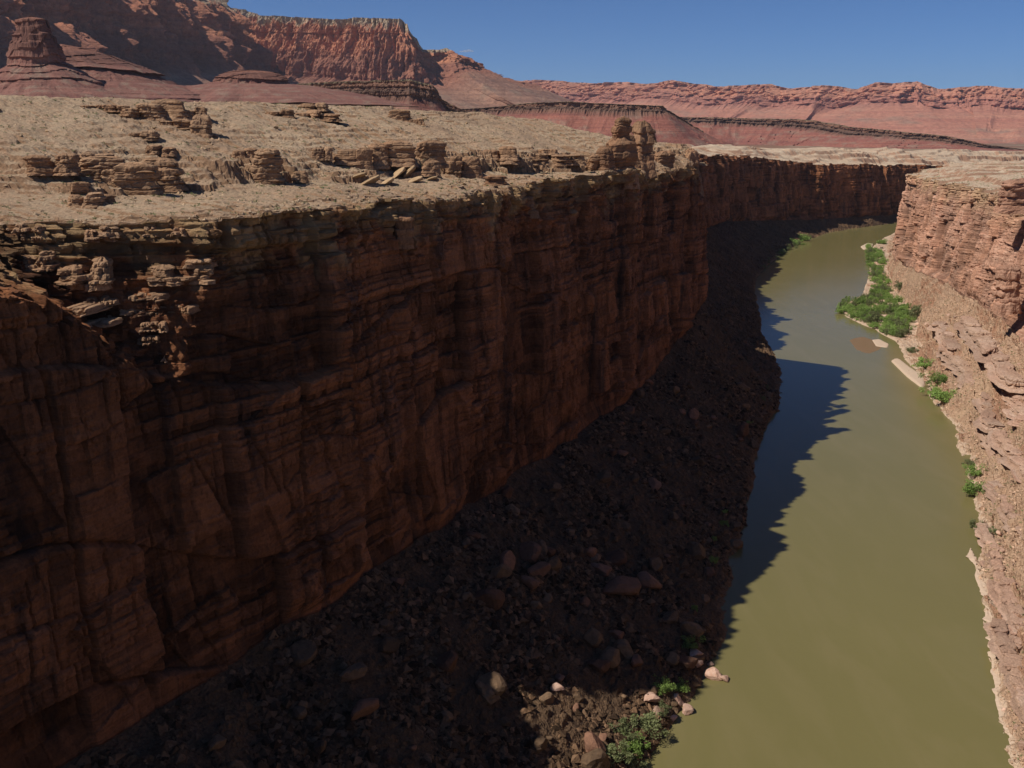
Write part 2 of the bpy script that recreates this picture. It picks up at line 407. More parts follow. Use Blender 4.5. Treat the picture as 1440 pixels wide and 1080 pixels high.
# ---- left wall, near: straight, from behind the frame's left edge to the headland
A0 = np.array([-66., 218.]); U = np.array([.482, .876]); U /= np.hypot(*U); NI = np.array([-U[1], U[0]])
S = [-190.]
while S[-1] < 418:
    pt = A0 + U*S[-1]; D = max(150, np.hypot(*pt)); S.append(S[-1] + D*.00145*(1.0 if S[-1] > -75 else 4))
S = np.array(S); OFF = np.interp(S, [-190, 20, 120, 180, 235, 330, 420], [-20, -20, -10, -5, 0, 8, 16]); OFF = np.convolve(np.pad(OFF, 20, 'edge'), np.ones(41)/41, 'valid')
P1 = A0[None] + U[None]*S[:, None] + NI[None]*OFF[:, None]; N1 = np.repeat(NI[None], len(S), 0)
ws1 = shore_dist(P1, -N1, shoreL, 90)
bk, _, _ = blocks(S, S*0+3, 9, 50, 5); bk2, _, _ = blocks(S, S*0+3, 3.1, 50, 6)
zr1 = 143 - 19*(1+OFF/163) + 1.6*(bk-.6) + .9*(bk2-.5) + np.interp(S, [-190, 0, 110, 140, 215, 222, 228, 248, 256, 300, 325, 378, 418], [0, 0, 0, 2, 2, 2, 4, 3.5, 0, 0, 2, 2, 2])
zr1 += np.interp(S, [60, 62, 72, 75], [0, -1.2, -1.2, 0])
zb1 = 143 - 117*(1+OFF/163) + np.interp(S, [180, 265, 330, 378, 418], [0, 5, 20, 34, 36]) + 1.5*fbm(S/14, S*0, 3, 44)
E1 = 9*np.maximum(0, S-380) 
Wrec = .74*np.interp(S+20, [-190, -90, -62, -22, -10, -4, 0, 2], [0, 8, 33, 39, 18, 8, 1.5, 0])
Ttop = 17.6+.877*np.interp(S+20, [-190, -90, -50, -36, -22, -14, -9, -4, -1.5, 1, 5], [124, 122, 119, 113, 99, 90, 93, 101, 113, 123, 124])
def set1(s, z):
    T = np.interp(s, S, Ttop); W = np.interp(s, S, Wrec); Zr = np.interp(s, S, zr1)
    T = T + 2.2*(blocks(s, z*0, 4, 9, 71)[0]-.5)
    t = np.clip((z-T)/np.maximum(Zr-T, .5), 0, 1)
    k = 8.0; tk = t*k + (.5*(vn(s/4.5, z*0, 72)-.5) + 1.1*(blocks(s, z, 4.2, 3.4, 73)[0]-.5) + .5*fbm(s/1.8, z/2.5, 3, 74))*np.minimum(1, t*6); fl = np.floor(tk); fr = tk-fl
    st = (fl + smooth(.0, .28, fr))/k
    st = np.where(t <= 0, 0, np.clip(st, 0, 1.0))
    return W*st*(t > 0)
wd1 = wall_disp(100)
panel = lambda s: np.interp(s, [-190, -23, -21, 9, 14, 15, 40, 42, 102, 104.5, 130, 132, 170, 172, 224, 228, 265, 318, 321, 332, 334, 378], [0, 0, 1.5, 1, 2.4, -.8, 0, 1.5, 4.2, -1.2, 0, 1.5, 2.0, -2.5, 0, 3, .5, 1, 4, 4, 1, 3])
def disp1(s, z):
    d, t = wd1(s, z)
    led = smooth(118, 122, z)
    return d + panel(s) + 0.8*led, t
def hplat1(s, wd, w, zr, P, Nin, E):
    wB = np.interp(s, [-190, -60, -20, 0, 90, 225, 265, 418], [46, 44, 42, 38, 20, 10, 7, 6])
    wC = np.interp(s, [-190, -20, 100, 230, 370, 418], [118, 114, 80, 78, 60, 60])
    zC = np.interp(s, [-190, -20, 20, 100, 215, 300, 350, 418], [151, 151, 151.5, 151.5, 151, 148, 139, 137])
    zB0 = np.interp(s, [-190, -20, 100, 225, 265, 418], [129.5, 129.8, 130, 126.5, 127, 134]); zB1 = np.interp(s, [-190, 100, 225, 350, 418], [135.8, 137, 134, 136, 136])
    wn = w + 5*fbm(s/22, w/22, 3, 201) + 2.5*fbm(s/6, w/6, 3, 205)
    t1 = np.clip(wn/wB, 0, 1); z = zr[None]*(1-t1) + zB0*t1
    # broken ledge band: blocks and beds
    mask = smooth(.5, .7, vn(s/11, w/9, 207) + .22*smooth(60, 110, s))
    bw = 11.0; H = (zB1-zB0); r = 0
    z0_ = np.minimum(z, zB0); acc = 0*wn
    for k_, (a_, f_) in enumerate([(0, .2), (1.3, .17), (2.2, .2), (4.6, .15), (6.5, .16), (9.0, .12)]):
        rj, ej, _ = blocks(s+.3*w, w*0+k_*7, 5.0+1.5*k_ % 4, 30, 210+k_); r = r+rj/6
        jit = 3.4*(rj-.5) + 1.3*fbm(s/2.2, w*0+k_*3.3, 3, 216+k_) - .8*np.exp(-(ej/.3)**2)
        hard = smooth(.40, .55, vn(s/13, w*0+k_*.35, 208) + .15*smooth(50, 100, s) - .16*smooth(40, 10, s))
        wid = .35 + 5.5*(1-hard)
        acc = acc + f_*smooth(0, 1, (wn-wB-a_*(1+.8*(1-hard))-jit*(.15+.85*hard))/wid)
    z = z + H*acc*smooth(-6, 0, wn-wB+3)
    t3 = np.clip((wn-wB-bw)/(wC-wB-bw), 0, 1); z = z + (zC-zB1)*t3
    z = z - .09*np.maximum(0, w-wC-10)
    # small beds that crop out on the slopes
    m2 = smooth(.5, .6, vn(s/24, w/9, 221))
    q = 1.5; zq = z + 1.0*fbm(s/12, w/12, 3, 222); zt = (np.floor(zq/q)+smooth(.15, .4, zq/q-np.floor(zq/q)))*q - 1.0*fbm(s/12, w/12, 3, 222)
    z = z*(1-.4*m2) + zt*.4*m2
    z = z + 1.3*fbm(s/35, w/35, 4, 230)*smooth(2, 20, w) + .35*fbm(s/4, w/4, 4, 233) + .22*fbm(s/1.1, w/1.1, 3, 236)
    # thin slabs lying along the rim
    r3, ex3, ez3 = blocks(s, w, 4.5, 2.2, 240); nr = smooth(16, 4, w)
    z = z + nr*.9*(r3-.6)*np.minimum(1, ex3/.25)*(w > .4)
    return z, np.clip(.5+.3*(r-.5)+.2*fbm(s/20, w/20, 3, 241), 0, 1)
ez1 = lambda s, z: 9*(np.maximum(0, s-369-7*fbm(z/17, s*0, 4, 770)-3*(h2(np.floor(z/5.5), 0*np.floor(z), 771)-.5))-np.maximum(0, s-380))
p1 = dict(Ez=ez1, rows=(300, 400, 270), E=E1, zr=zr1, zb=zb1, lean=np.interp(S, [-190, 0, 120, 340, 372], [9, 7, 4, 3, 3]), ws=ws1, setback=set1, disp=disp1, hplat=hplat1, W=190, pexp=1.55, tdisp=talus_disp(300), tcurve=1.1)
G1, T1, a1, b1 = build_canyon('left', S, P1, N1, p1)
pl1 = sub_grid('plateau', G1, 0, a1, M_PLAT, {'tint': T1}, True)
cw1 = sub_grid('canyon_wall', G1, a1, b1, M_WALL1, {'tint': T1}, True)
ta1 = sub_grid('talus_slope', G1, b1-1, len(G1)-1, M_TALL, {'tint': T1}, True)
tag(pl1, 'sandy plateau with broken ledges above the shaded canyon wall', kind='structure')
tag(cw1, 'tall dark red canyon wall in shade on the left of the river', kind='structure')
tag(ta1, 'dark boulder strewn talus slope below the shaded wall', kind='structure')

def poly_strip(pts, k, dmin=200):
    L, c = resample(pts); S = [0.]
    while S[-1] < L[-1]:
        x = np.interp(S[-1], L, c[:, 0]); y = np.interp(S[-1], L, c[:, 1]); S.append(S[-1]+max(dmin, np.hypot(x, y))*k)
    S = np.array(S[:-1]); P = np.stack([np.interp(S, L, c[:, 0]), np.interp(S, L, c[:, 1])], 1)
    Tn = np.gradient(P, axis=0); Tn /= np.hypot(Tn[:, 0], Tn[:, 1])[:, None]
    return S, P, Tn, c, L

# ---- left wall, far: from behind the headland round the bend
S2, P2, T2v, c2, L2 = poly_strip([(0, 530), (50, 590), (86, 650), (114, 770), (154, 920), (210, 1100), (292, 1300), (440, 1492), (636, 1648), (860, 1780), (1300, 1880)], .0013)
N2 = np.stack([-T2v[:, 1], T2v[:, 0]], 1)
ws2 = shore_dist(P2, -N2, shoreL, 55)
Y2 = P2[:, 1]
bk, _, _ = blocks(S2, S2*0+3, 30, 50, 15); bk2, _, _ = blocks(S2, S2*0+3, 9, 50, 16)
zr2 = np.interp(Y2, [500, 700, 1100, 1300, 1400, 1520, 1700, 1830, 1920], [126, 124, 117, 112, 103, 94, 86, 84, 84]) + 3*(bk-.5) + 2*(bk2-.5)
zb2 = np.interp(Y2, [500, 900, 1200, 1500, 1700, 1900], [34, 48, 38, 14, 9, 9])
wdd2 = wall_disp(400, 1.6, 92, 112, 2.0, 1.5)
def disp2(s, z):
    d, t = wdd2(s, z)
    hd = np.interp(s, L2, c2[:, 1])
    butt = 26*(ridged(s/95, z/400, 3, 404)-.62)
    return d + butt, t
def hplat2(s, wd, w, zr, P, Nin, E):
    wB = 14 + 5*fbm(s/40, w*0, 3, 501)
    wn = w + 5*fbm(s/30, w/30, 3, 502)
    z = zr[None] + .18*np.minimum(wn, wB)
    up = np.interp(P[:, 1], [1200, 1520, 1800], [.5, 1.15, 1.3])[None]
    for k_, (a_, h_) in enumerate([(0, 4.5), (16, 5), (34, 4), (58, 4), (90, 3)]):
        r_ = blocks(s, w*0+k_, 23, 30, 530+k_)[0]; am = .25+1.3*vn(s/70, w*0+k_*5, 540); z = z + up*h_*am*smooth(0, 4+8*vn(s/50, w*0+k_*3, 541), wn-wB-a_-7*(r_-.5)-16*fbm(s/60, w*0+k_*2, 4, 550+k_))
    X = P[None, :, 0]+Nin[None, :, 0]*w; Y = P[None, :, 1]+Nin[None, :, 1]*w
    zp = plain_z(X, Y) + 2
    f = smooth(40, 190, w); z = z*(1-f)+zp*f - 9*smooth(240, 270, w)
    z = z + 1.2*fbm(s/12, w/12, 4, 507)
    return z, np.clip(.5+.3*fbm(s/20, w/20, 3, 508), 0, 1)
p2 = dict(rows=(120, 150, 90), zr=zr2, zb=zb2, lean=np.full(len(S2), 7.), ws=ws2, disp=disp2, hplat=hplat2, W=270, pexp=1.7, tdisp=talus_disp(520, 1.5))
G2, T2, a2, b2 = build_canyon('far', S2, P2, N2, p2)
o = sub_grid('plateau', G2, 0, a2, M_PLAT2, {'tint': T2}, True); tag(o, 'pale ledgy plateau above the far shaded wall', kind='structure')
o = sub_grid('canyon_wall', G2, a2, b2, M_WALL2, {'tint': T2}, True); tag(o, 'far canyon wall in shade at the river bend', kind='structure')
ta2 = sub_grid('talus_slope', G2, b2-1, len(G2)-1, M_TALL, {'tint': T2}, True); tag(ta2, 'dark far bank below the shaded wall at the bend', kind='structure')

# ---- right wall
S3, P3, T3v, c3, L3 = poly_strip([(150, 60), (185, 200), (225, 330), (268, 460), (308, 600), (330, 700), (352, 830), (386, 960), (418, 1060), (500, 1150), (700, 1290), (1050, 1430)], .00125, 260)
N3 = np.stack([T3v[:, 1], -T3v[:, 0]], 1)
ws3 = shore_dist(P3, -N3, shoreR, 60)
Y3 = P3[:, 1]
bk, _, _ = blocks(S3, S3*0+3, 22, 50, 25); bk2, _, _ = blocks(S3, S3*0+3, 7, 50, 26)
zr3 = np.interp(Y3, [60, 460, 600, 1060, 1430], [106, 104, 102, 101, 96]) + 3*(bk-.5) + 1.6*(bk2-.5)
zb3 = np.interp(Y3, [60, 300, 600, 800, 900, 1060, 1430], [34, 32, 34, 30, 24, 14, 10]) + 3*fbm(S3/30, S3*0, 3, 61)
wdd3 = wall_disp(600, 1.5, 78, 100, 1.6, 1.3)
def disp3(s, z):
    d, t = wdd3(s, z)
    return d + 19*(ridged(s/62, z/260, 3, 604)-.65), t
def hplat3(s, wd, w, zr, P, Nin, E):
    wn = w + 8*fbm(s/40, w/40, 3, 611)
    z = zr[None] + .10*np.minimum(wn, 30)
    z = z + 3.5*smooth(0, 4, wn-18) + 2.5*smooth(0, 5, wn-48)
    X = P[None, :, 0]+Nin[None, :, 0]*w; Y = P[None, :, 1]+Nin[None, :, 1]*w
    zp = plain_z(X, Y) + 1
    f = smooth(60, 260, w); z = z*(1-f)+zp*f - 9*smooth(330, 380, w)
    z = z + 1.3*fbm(s/25, w/25, 4, 617) + .6*fbm(s/5, w/5, 3, 618)
    return z, np.clip(.5+.3*fbm(s/20, w/20, 3, 508), 0, 1)
td3 = talus_disp(640, 1.15)
def tdisp3(s, w, q):
    dz, t = td3(s, w, q)
    # tilted ledges that crop out through the slope
    m = smooth(.45, .6, vn(s/40, w/14, 651)); ph = (w*.55 + s*.06 + 2*fbm(s/16, w/16, 3, 652))/2.4
    st = smooth(.3, .5, ph-np.floor(ph)) - (ph-np.floor(ph))
    rg = ridged(s/34, w/60, 3, 656)-.62
    dz = dz + 2.6*st*m + (4.5*fbm(s/38, w/24, 4, 655) + 8*rg*(1-q))*smooth(0, .2, 1-q)
    r5, e5, f5 = blocks(s+.2*w, w, 7, 5, 657); dz = dz + 2.0*np.maximum(r5-.55, 0)*np.minimum(1, e5/.4)*np.minimum(1, f5/.4)*2*smooth(0, .15, 1-q)
    return dz, np.clip(.25+.5*(t-.45) + .75*m*smooth(-.1, .3, st) + .4*smooth(.0, .3, rg), 0, 1)
bench3 = np.maximum(0, ws3-shore_dist(P3, -N3, shoreRi, 60))
def terr3(s, w, z, q):
    m = smooth(.28, .42, vn(s/45, z/11, 671)); H = 4.2
    rj, ej, _ = blocks(s, z*0+np.floor(z/H), 6, 1, 672)
    ph = z/H + .9*fbm(s/30, w/30, 3, 673) + .35*(rj-.5) + .25*fbm(s/3, w/3, 3, 674); f = ph-np.floor(ph)
    return z + m*H*(smooth(.55, .8, f)-f)*.9*smooth(0, .12, 1-q)*np.minimum(1, z/2)
p3 = dict(terr=terr3, bench=bench3, rows=(150, 170, 260), zr=zr3, zb=zb3, lean=np.interp(Y3, [60, 600, 1000], [14, 13, 9]), ws=ws3, disp=disp3, hplat=hplat3, W=380, pexp=1.7, tdisp=tdisp3, tcurve=1.05)
G3, T3, a3, b3 = build_canyon('right', S3, P3, N3, p3)
pl3 = sub_grid('plateau', G3, 0, a3, M_PLAT2, {'tint': T3}, False); tag(pl3, 'pale plateau on the right above the sunlit wall', kind='structure')
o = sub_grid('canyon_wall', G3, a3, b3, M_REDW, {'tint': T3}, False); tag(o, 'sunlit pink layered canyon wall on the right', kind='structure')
ta3 = sub_grid('talus_slope', G3, b3-1, len(G3)-1, M_TALR, {'tint': T3}, False); tag(ta3, 'sunlit pink talus slope on the right bank', kind='structure')

# ------------------------------------------------------------------ river
nx, ny = 2, 2
V = np.array([(-700, -200, 0), (3000, -200, 0), (3000, 2600, 0), (-700, 2600, 0)], float)
riv = obj_np('river', V, np.array([[0, 1, 2, 3]]), M_WATER); tag(riv, 'silty olive brown river winding along the canyon floor', kind='structure')

# ------------------------------------------------------------------ ground sheet to the horizon, sunk under the canyon
cl = np.array([(70, 0), (80, 200), (160, 460), (230, 760), (310, 1050), (440, 1380), (610, 1640), (1000, 1740), (1500, 1800)], float)
def dist_cl(X, Y):
    d = np.full(X.shape, 1e9)
    for a, bb in zip(cl[:-1], cl[1:]):
        e = bb-a; t = np.clip(((X-a[0])*e[0]+(Y-a[1])*e[1])/(e@e), 0, 1)
        d = np.minimum(d, np.hypot(X-a[0]-e[0]*t, Y-a[1]-e[1]*t))
    return d
def axis(lo, hi, fine_lo, fine_hi, f, n):
    a = np.arange(fine_lo, fine_hi, f); t = np.linspace(0, 1, n)[1:]
    return np.r_[(fine_lo-(fine_lo-lo)*t**2.2)[::-1], a, fine_hi+(hi-fine_hi)*t**2.2]
gx = axis(-16000, 20000, -900, 2600, 16, 70); gy = axis(-4000, 26000, -200, 4200, 16, 80)
GX, GY = np.meshgrid(gx, gy)
dc = dist_cl(GX, GY)
GZ = plain_z(GX, GY) + 3*fbm(GX/120, GY/120, 4, 801)
GZ = np.where(GZ > 60, GZ, 60)
lowm = smooth(215, 180, dc)
# near the camera and under the near-left plateau keep the sheet low
sl = (GX-A0[0])*U[0]+(GY-A0[1])*U[1]; wl = (GX-A0[0])*NI[0]+(GY-A0[1])*NI[1]
lowm = np.maximum(lowm, smooth(-260, -230, sl)*smooth(430, 390, sl)*smooth(-60, -30, wl)*smooth(190, 160, wl)*.999)
GZ = GZ*(1-lowm) + (-12)*lowm
def ground_mat():
    m, nt, p = new_mat('desert_plain_ground'); b = NB(nt)
    n = b.noise(.004, 8, .6); n2 = b.noise(.03, 8, .7); n3 = b.noise(.25, 6, .7)
    col = b.mix(b.mr(n, .4, .6), (.50, .39, .27), (.42, .28, .19))
    col = b.mix(b.mr(n2, .45, .65), col, (.55, .46, .34))
    y = b.sep()[1]
    yy = b.math('ADD', y, b.mr(n, .3, .7, -600, 600))
    red = b.mix(b.mr(n2, .4, .6), (.25, .13, .08), (.20, .11, .07))
    red = b.mix(b.mr(b.noise(.0022, 5, .6), .5, .62), red, (.27, .20, .13))
    col = b.mix(b.mr(yy, 2300, 2700), col, red)
    col = b.mix(1.0, col, b.ramp(n3, [(.28, (.75, .75, .75)), (.72, (1.2, 1.2, 1.2))]), 'MULTIPLY')
    b.link(col, p.inputs['Base Color']); b.link(b.bump(n2, 5, .5), p.inputs['Normal']); return m
M_GROUND = ground_mat()
g = obj_np('ground', np.stack([GX, GY, GZ], -1).reshape(-1, 3), grid_faces(*GX.shape), M_GROUND, True); tag(g, 'desert plain reaching to the far cliffs', kind='structure')

# ------------------------------------------------------------------ far cliffs and mesas
def range_mat(name, top, cliff, cliff2, dark, talus, talus2, sc=1.0):
    m, nt, p = new_mat(name); b = NB(nt)
    v = b.attr('vpos')          # 0 top, .2..1 cliff, 1..2 talus : position down the rock column (its beds)
    z = b.sep()[2]
    bands = b.noise(1.0, 5, .6, b.mapping((.0006/sc, .0006/sc, .05/sc)))
    fl = b.noise(1.0, 6, .65, b.mapping((.02/sc, .02/sc, .002/sc)))
    cc = b.mix(b.mr(bands, .4, .6), cliff, cliff2)
    cc = b.mix(b.mr(fl, .52, .7, 0, .55), cc, dark)
    tt = b.mix(b.mr(bands, .42, .6), talus, talus2)
    tt = b.mix(b.mr(b.noise(.006/sc, 5, .6), .5, .65, 0, .5), tt, (.27, .21, .15))
    cc = b.mix(b.math('MULTIPLY', b.mr(b.math('ADD', v, b.mr(fl, .3, .7, -.08, .08)), .62, .72), .6), cc, dark)
    col = b.mix(b.mr(v, 1.0, 1.12), cc, tt)
    col = b.mix(b.mr(b.math('ADD', v, b.mr(fl, .3, .7, -.1, .1)), .26, .31, 1, 0), col, top)
    col = b.mix(1.0, col, b.ramp(b.noise(.05/sc, 10, .78), [(.3, (.55, .55, .55)), (.5, (1, 1, 1)), (.7, (1.35, 1.35, 1.35))]), 'MULTIPLY')
    b.link(col, p.inputs['Base Color'])
    nrm = b.bump(b.noise(.02/sc, 8, .7), 14*sc, .8); nrm = b.bump(bands, 10*sc, .6, nrm)
    b.link(nrm, p.inputs['Normal']); return m
M_VERM = range_mat('vermilion_cliffs', (.40, .30, .20), (.48, .21, .115), (.38, .155, .09), (.19, .085, .065), (.25, .135, .095), (.33, .18, .12))
M_ECHO = range_mat('pink_far_cliffs', (.42, .21, .14), (.52, .235, .14), (.44, .19, .12), (.36, .15, .11), (.40, .165, .11), (.48, .225, .145), 2)
M_MESA = range_mat('dark_capped_mesa', (.20, .15, .09), (.24, .12, .075), (.17, .095, .065), (.12, .075, .055), (.29, .115, .08), (.22, .085, .065), .25)
M_BUTTE = range_mat('red_brown_butte', (.22, .10, .065), (.25, .115, .075), (.19, .085, .06), (.13, .065, .05), (.24, .115, .085), (.19, .085, .065), .12)

def range_strip(name, ctrl, mat, ch, cw, tw, back, spur, wl, n, rows=(10, 46, 50), zbase=None, seed=0, label='', jag=0.0, ledge=0.0, nose=0):
    ledge = ledge or spur*.06
    px = np.array([c[0] for c in ctrl], float); py = np.array([c[1] for c in ctrl], float); D = np.array([c[2] for c in ctrl], float)
    W = np.array([at_d(a, bb, d) for a, bb, d in ctrl])
    seg = np.r_[0, np.cumsum(np.hypot(np.diff(W[:, 0]), np.diff(W[:, 1])))]
    s = np.linspace(0, seg[-1], n)
    X = np.interp(s, seg, W[:, 0]); Y = np.interp(s, seg, W[:, 1]); Z = np.interp(s, seg, W[:, 2])
    # smoothed heading for the normals
    k = max(3, n//40)|1; ker = np.ones(k)/k
    Xs = np.convolve(np.pad(X, k//2, 'edge'), ker, 'valid'); Ys = np.convolve(np.pad(Y, k//2, 'edge'), ker, 'valid')
    tx = np.gradient(Xs); ty = np.gradient(Ys); L = np.hypot(tx, ty); tx /= L; ty /= L
    nxn, nyn = ty, -tx                                    # toward the viewer
    Z = Z + jag*fbm(s/(wl*.4), s*0, 4, seed+1)
    chv = ch if np.isscalar(ch) else np.interp(s, seg, ch)
    rb, rc, rt = rows
    # rows
    S_ = s[None]
    qb = np.linspace(1, 0, rb)[:-1][:, None]
    zb_ = plain_z(X, Y) if zbase is None else np.full(n, float(zbase))
    S_ = s[None]
    rim = spur*(ridged(s/wl, s*0, 3, seed+2)-.6)
    Wb = rim[None] - qb*(back+rim[None]); Zb = Z[None] - .03*(back+0*S_)*qb*np.ones_like(Z)[None]
    qc = np.linspace(0, 1, rc)[:, None]
    Zc = Z[None] - chv*qc
    cliffn = spur*.27*(ridged(S_/(wl*.11)+.8*vn(S_/wl, qc*3, seed+31), qc*1.3, 4, seed+32)-.6) + spur*.12*fbm(S_/(wl*.03), qc*9, 4, seed+33) + spur*.5*(ridged(S_/(wl*.5)+0*qc, qc*.7, 3, seed+5)-.6)*smooth(0, .35, qc) + spur*.22*fbm(S_/(wl*.09), qc*2.5, 3, seed+9)
    stepz = ledge*(h2(np.floor(qc*7+.6*vn(S_/wl, qc*3, seed+11)), np.floor(qc*0), seed+12)-.5)
    Wc = rim[None] + cw*qc**1.1 + cliffn + stepz
    qt = np.linspace(0, 1, rt+1)[1:][:, None]
    zc = Z - chv
    fan = ridged(S_/(wl*.55)+0*qt, qt*1.2, 3, seed+15)-.6
    kk = max(3, n//18)|1; Wls = np.convolve(np.pad(Wc[-1], kk//2, 'edge'), np.ones(kk)/kk, 'valid'); fq = smooth(0, .14, qt)
    Wt = Wc[-1][None]*(1-fq)+Wls[None]*fq + tw*qt + spur*.5*fan*np.sin(pi*np.minimum(qt, .5))
    Zt = zc[None]*(1-qt)**1.6 + (zb_[None]-6)*(1-(1-qt)**1.6) + chv*.10*fan*np.sin(pi*qt) + chv*.04*fbm(S_/(wl*.08), qt*8, 4, seed+35)*np.sin(pi*qt) + (ledge*.25 if ledge > 12 else ledge*.9)*((np.floor(qt*9+.8*vn(S_/wl, qt*2, seed+40))/9-qt))*6
    Wa = np.concatenate([Wb, Wc, Wt]); Za = np.concatenate([Zb, Zc, Zt])
    vp = np.concatenate([0*Zb, .2+.8*qc+0*Zc, 1+qt+0*Zt])
    # close the back down to the ground
    Wa = np.concatenate([(-back-60.)+0*Z[None], Wa]); Za = np.concatenate([(zb_-6)[None], Za]); vp = np.concatenate([1.5+0*Z[None], vp])
    rr = np.hypot(X, Y); bx, by = -X/rr, -Y/rr; bf = smooth(-30, -120, Wa)
    dx = nxn[None]*(1-bf)+bx[None]*bf; dy = nyn[None]*(1-bf)+by[None]*bf
    G = np.stack([X[None]+dx*Wa, Y[None]+dy*Wa, Za], -1)
    o = obj_np(name, G.reshape(-1, 3), grid_faces(*Za.shape, flip=True), mat, False, {'vpos': vp})
    tag(o, label, kind='structure'); return o

range_strip('hills', [(-420, -150, 2700), (-200, -90, 3000), (0, -40, 3500), (120, -30, 3900), (200, -18, 4300), (270, -6, 4700), (292, 3, 4900), (312, 14, 5100)], M_VERM, 300, 115, 900, 1500, 340, 430, 1300, seed=900, rows=(8, 110, 90), label='towering vermilion cliffs in blue shade at upper left', jag=10)
range_strip('hills', [(290, 8, 5600), (318, 12, 5500), (345, 13, 5350), (372, 23, 5250), (430, 25, 5150), (480, 27, 5050), (505, 24, 5000), (560, 25, 4950), (575, 33, 4950), (590, 55, 5000), (600, 70, 5050), (612, 71, 5100), (628, 68, 5150), (642, 82, 5250), (660, 95, 5400), (690, 110, 5700), (735, 120, 6200)], M_VERM,
            [300, 300, 300, 280, 275, 270, 285, 290, 270, 210, 150, 110, 100, 60, 40, 20, 10], 110, 1100, 1600, 150, 330, 1300, seed=940, rows=(8, 110, 90), label='flat topped vermilion mesa with pale rim against the sky', jag=5)
range_strip('hills', [(600, 108, 11500), (690, 110, 11000), (720, 111, 10800), (760, 112, 10500), (800, 116, 10300), (850, 118, 10100), (900, 117, 9900), (945, 113, 9700), (980, 119, 9600), (1010, 122, 9500), (1050, 119, 9400), (1085, 117, 9300), (1110, 124, 9200),
            (1140, 123, 9100), (1180, 121, 9000), (1205, 125, 8900), (1232, 117, 8800), (1262, 119, 8700), (1290, 114, 8700), (1320, 123, 8600), (1350, 121, 8600), (1400, 120, 8500), (1440, 123, 8400), (1600, 120, 8000), (1800, 116, 7600)], M_ECHO,
            170, 420, 2100, 2500, 420, 900, 1300, seed=980, rows=(6, 80, 90), zbase=40, label='long pink cliff range along the horizon', jag=26)
range_strip('hills', [(560, 158, 2700), (690, 151, 2650), (740, 145, 2600), (790, 143, 2550), (870, 146, 2500), (930, 149, 2500), (944, 160, 2550), (985, 185, 2650)], M_MESA, [9, 10, 15, 17, 17, 15, 12, 6], 10, 150, 400, 26, 70, 560, seed=1010, rows=(5, 24, 34), label='low dark capped mesa behind the hoodoos', jag=1.2, ledge=6)
range_strip('hills', [(900, 166, 3900), (950, 164, 3850), (1050, 166, 3800), (1130, 168, 3700), (1170, 173, 3600), (1200, 179, 3500), (1260, 184, 3400), (1330, 191, 3300), (1390, 203, 3200), (1440, 210, 3200)], M_MESA, [14, 14, 18, 24, 24, 24, 20, 16, 9, 5], 16, 240, 600, 45, 110, 600, seed=1040, rows=(5, 24, 34), label='long dark rimmed bench stepping down to the right', jag=2, ledge=8)
range_strip('hills', [(200, 140, 2050), (330, 128, 2000), (400, 120, 1950), (440, 116, 1900), (510, 114, 1850), (575, 111, 1800), (608, 120, 1830), (622, 138, 1860), (660, 160, 1900)], M_MESA, [6, 10, 22, 26, 26, 28, 24, 16, 5], 8, 90, 300, 18, 50, 560, seed=1070, rows=(5, 24, 34), label='dark rimmed red mesa beyond the plateau crest', jag=1.2, ledge=5)

def mound(name, ctrl_l, D, depth, mat, seed, label, steps, seg=220, rows=90):
    """free-standing hill: outline by half-widths at heights, layered"""
    cx, wid = ctrl_l['cx'], ctrl_l['w']          # pixel centre and list of (y, half width px)
    ys = [q[0] for q in wid]; c = at_d(cx, ys[0], D)
    zt = np.array([at_d(cx, y, D)[2] for y in ys]); hw = np.array([q[1] for q in wid])/F*D; off = np.array([q[2] if len(q) > 2 else 0 for q in wid])/F*D
    t = np.linspace(0, 1, rows); z = np.interp(t, np.linspace(0, 1, len(zt)), zt); r = np.interp(t, np.linspace(0, 1, len(zt)), hw); of = np.interp(t, np.linspace(0, 1, len(zt)), off)
    th = np.linspace(0, 2*pi, seg+1)
    TH_, Zg = np.meshgrid(th, z); R = np.broadcast_to(r[:, None], TH_.shape)
    cxs, sns = np.cos(TH_), np.sin(TH_)
    sk = smooth(.35, .6, t)[:, None]
    wx = c[0]+R*cxs; wy = c[1]+R*sns*depth
    nz = fbm(cxs*1.6+Zg*.006+5, sns*1.6+5, 4, seed); nf = fbm(cxs*7+20, sns*7+Zg*.05, 4, seed+3)
    bed = np.floor(Zg/steps+.8*vn(cxs*2, sns*2, seed+9)); rb = h2(bed, bed*0, seed+5)-.5; nb = blocks(th[None]*R/steps, Zg, 3.5, steps*2, seed+21)[0]-.5
    RR = R*(1+.22*nz+.07*nf) + rb*steps*(.7+1.6*sk) + nb*steps*.6*(1-sk)
    RR = np.where(t[:, None] == 0, 0, RR)
    G = np.stack([c[0]+of[:, None]+RR*cxs, c[1]+RR*sns*depth, Zg+.35*steps*fbm(wx/60, wy/60, 4, seed+30)*(.3+sk)], -1)
    vp = np.broadcast_to(ctrl_l['v0']+(ctrl_l['v1']-ctrl_l['v0'])*t[:, None], TH_.shape)
    o = obj_np(name, G.reshape(-1, 3), grid_faces(rows, seg+1, flip=True), mat, False, {'vpos': vp})
    return tag(o, label, kind='structure')
mound('hills', dict(cx=44, w=[(23, 1), (26, 12), (29, 20), (45, 24), (70, 28), (90, 30), (96, 40), (112, 70), (135, 120), (160, 190)], v0=.3, v1=1.9), 1300, 1.0, M_BUTTE, 1100, 'tall square red butte standing at the far left', 9)
mound('hills', dict(cx=118, w=[(62, 3, -30), (68, 25, -20), (78, 48, -12), (88, 62, -6), (98, 82), (110, 105), (118, 118), (128, 150), (150, 210)], v0=.35, v1=1.9), 1450, 1.0, M_BUTTE, 1130, 'layered red ridge sloping down beside the butte', 8)
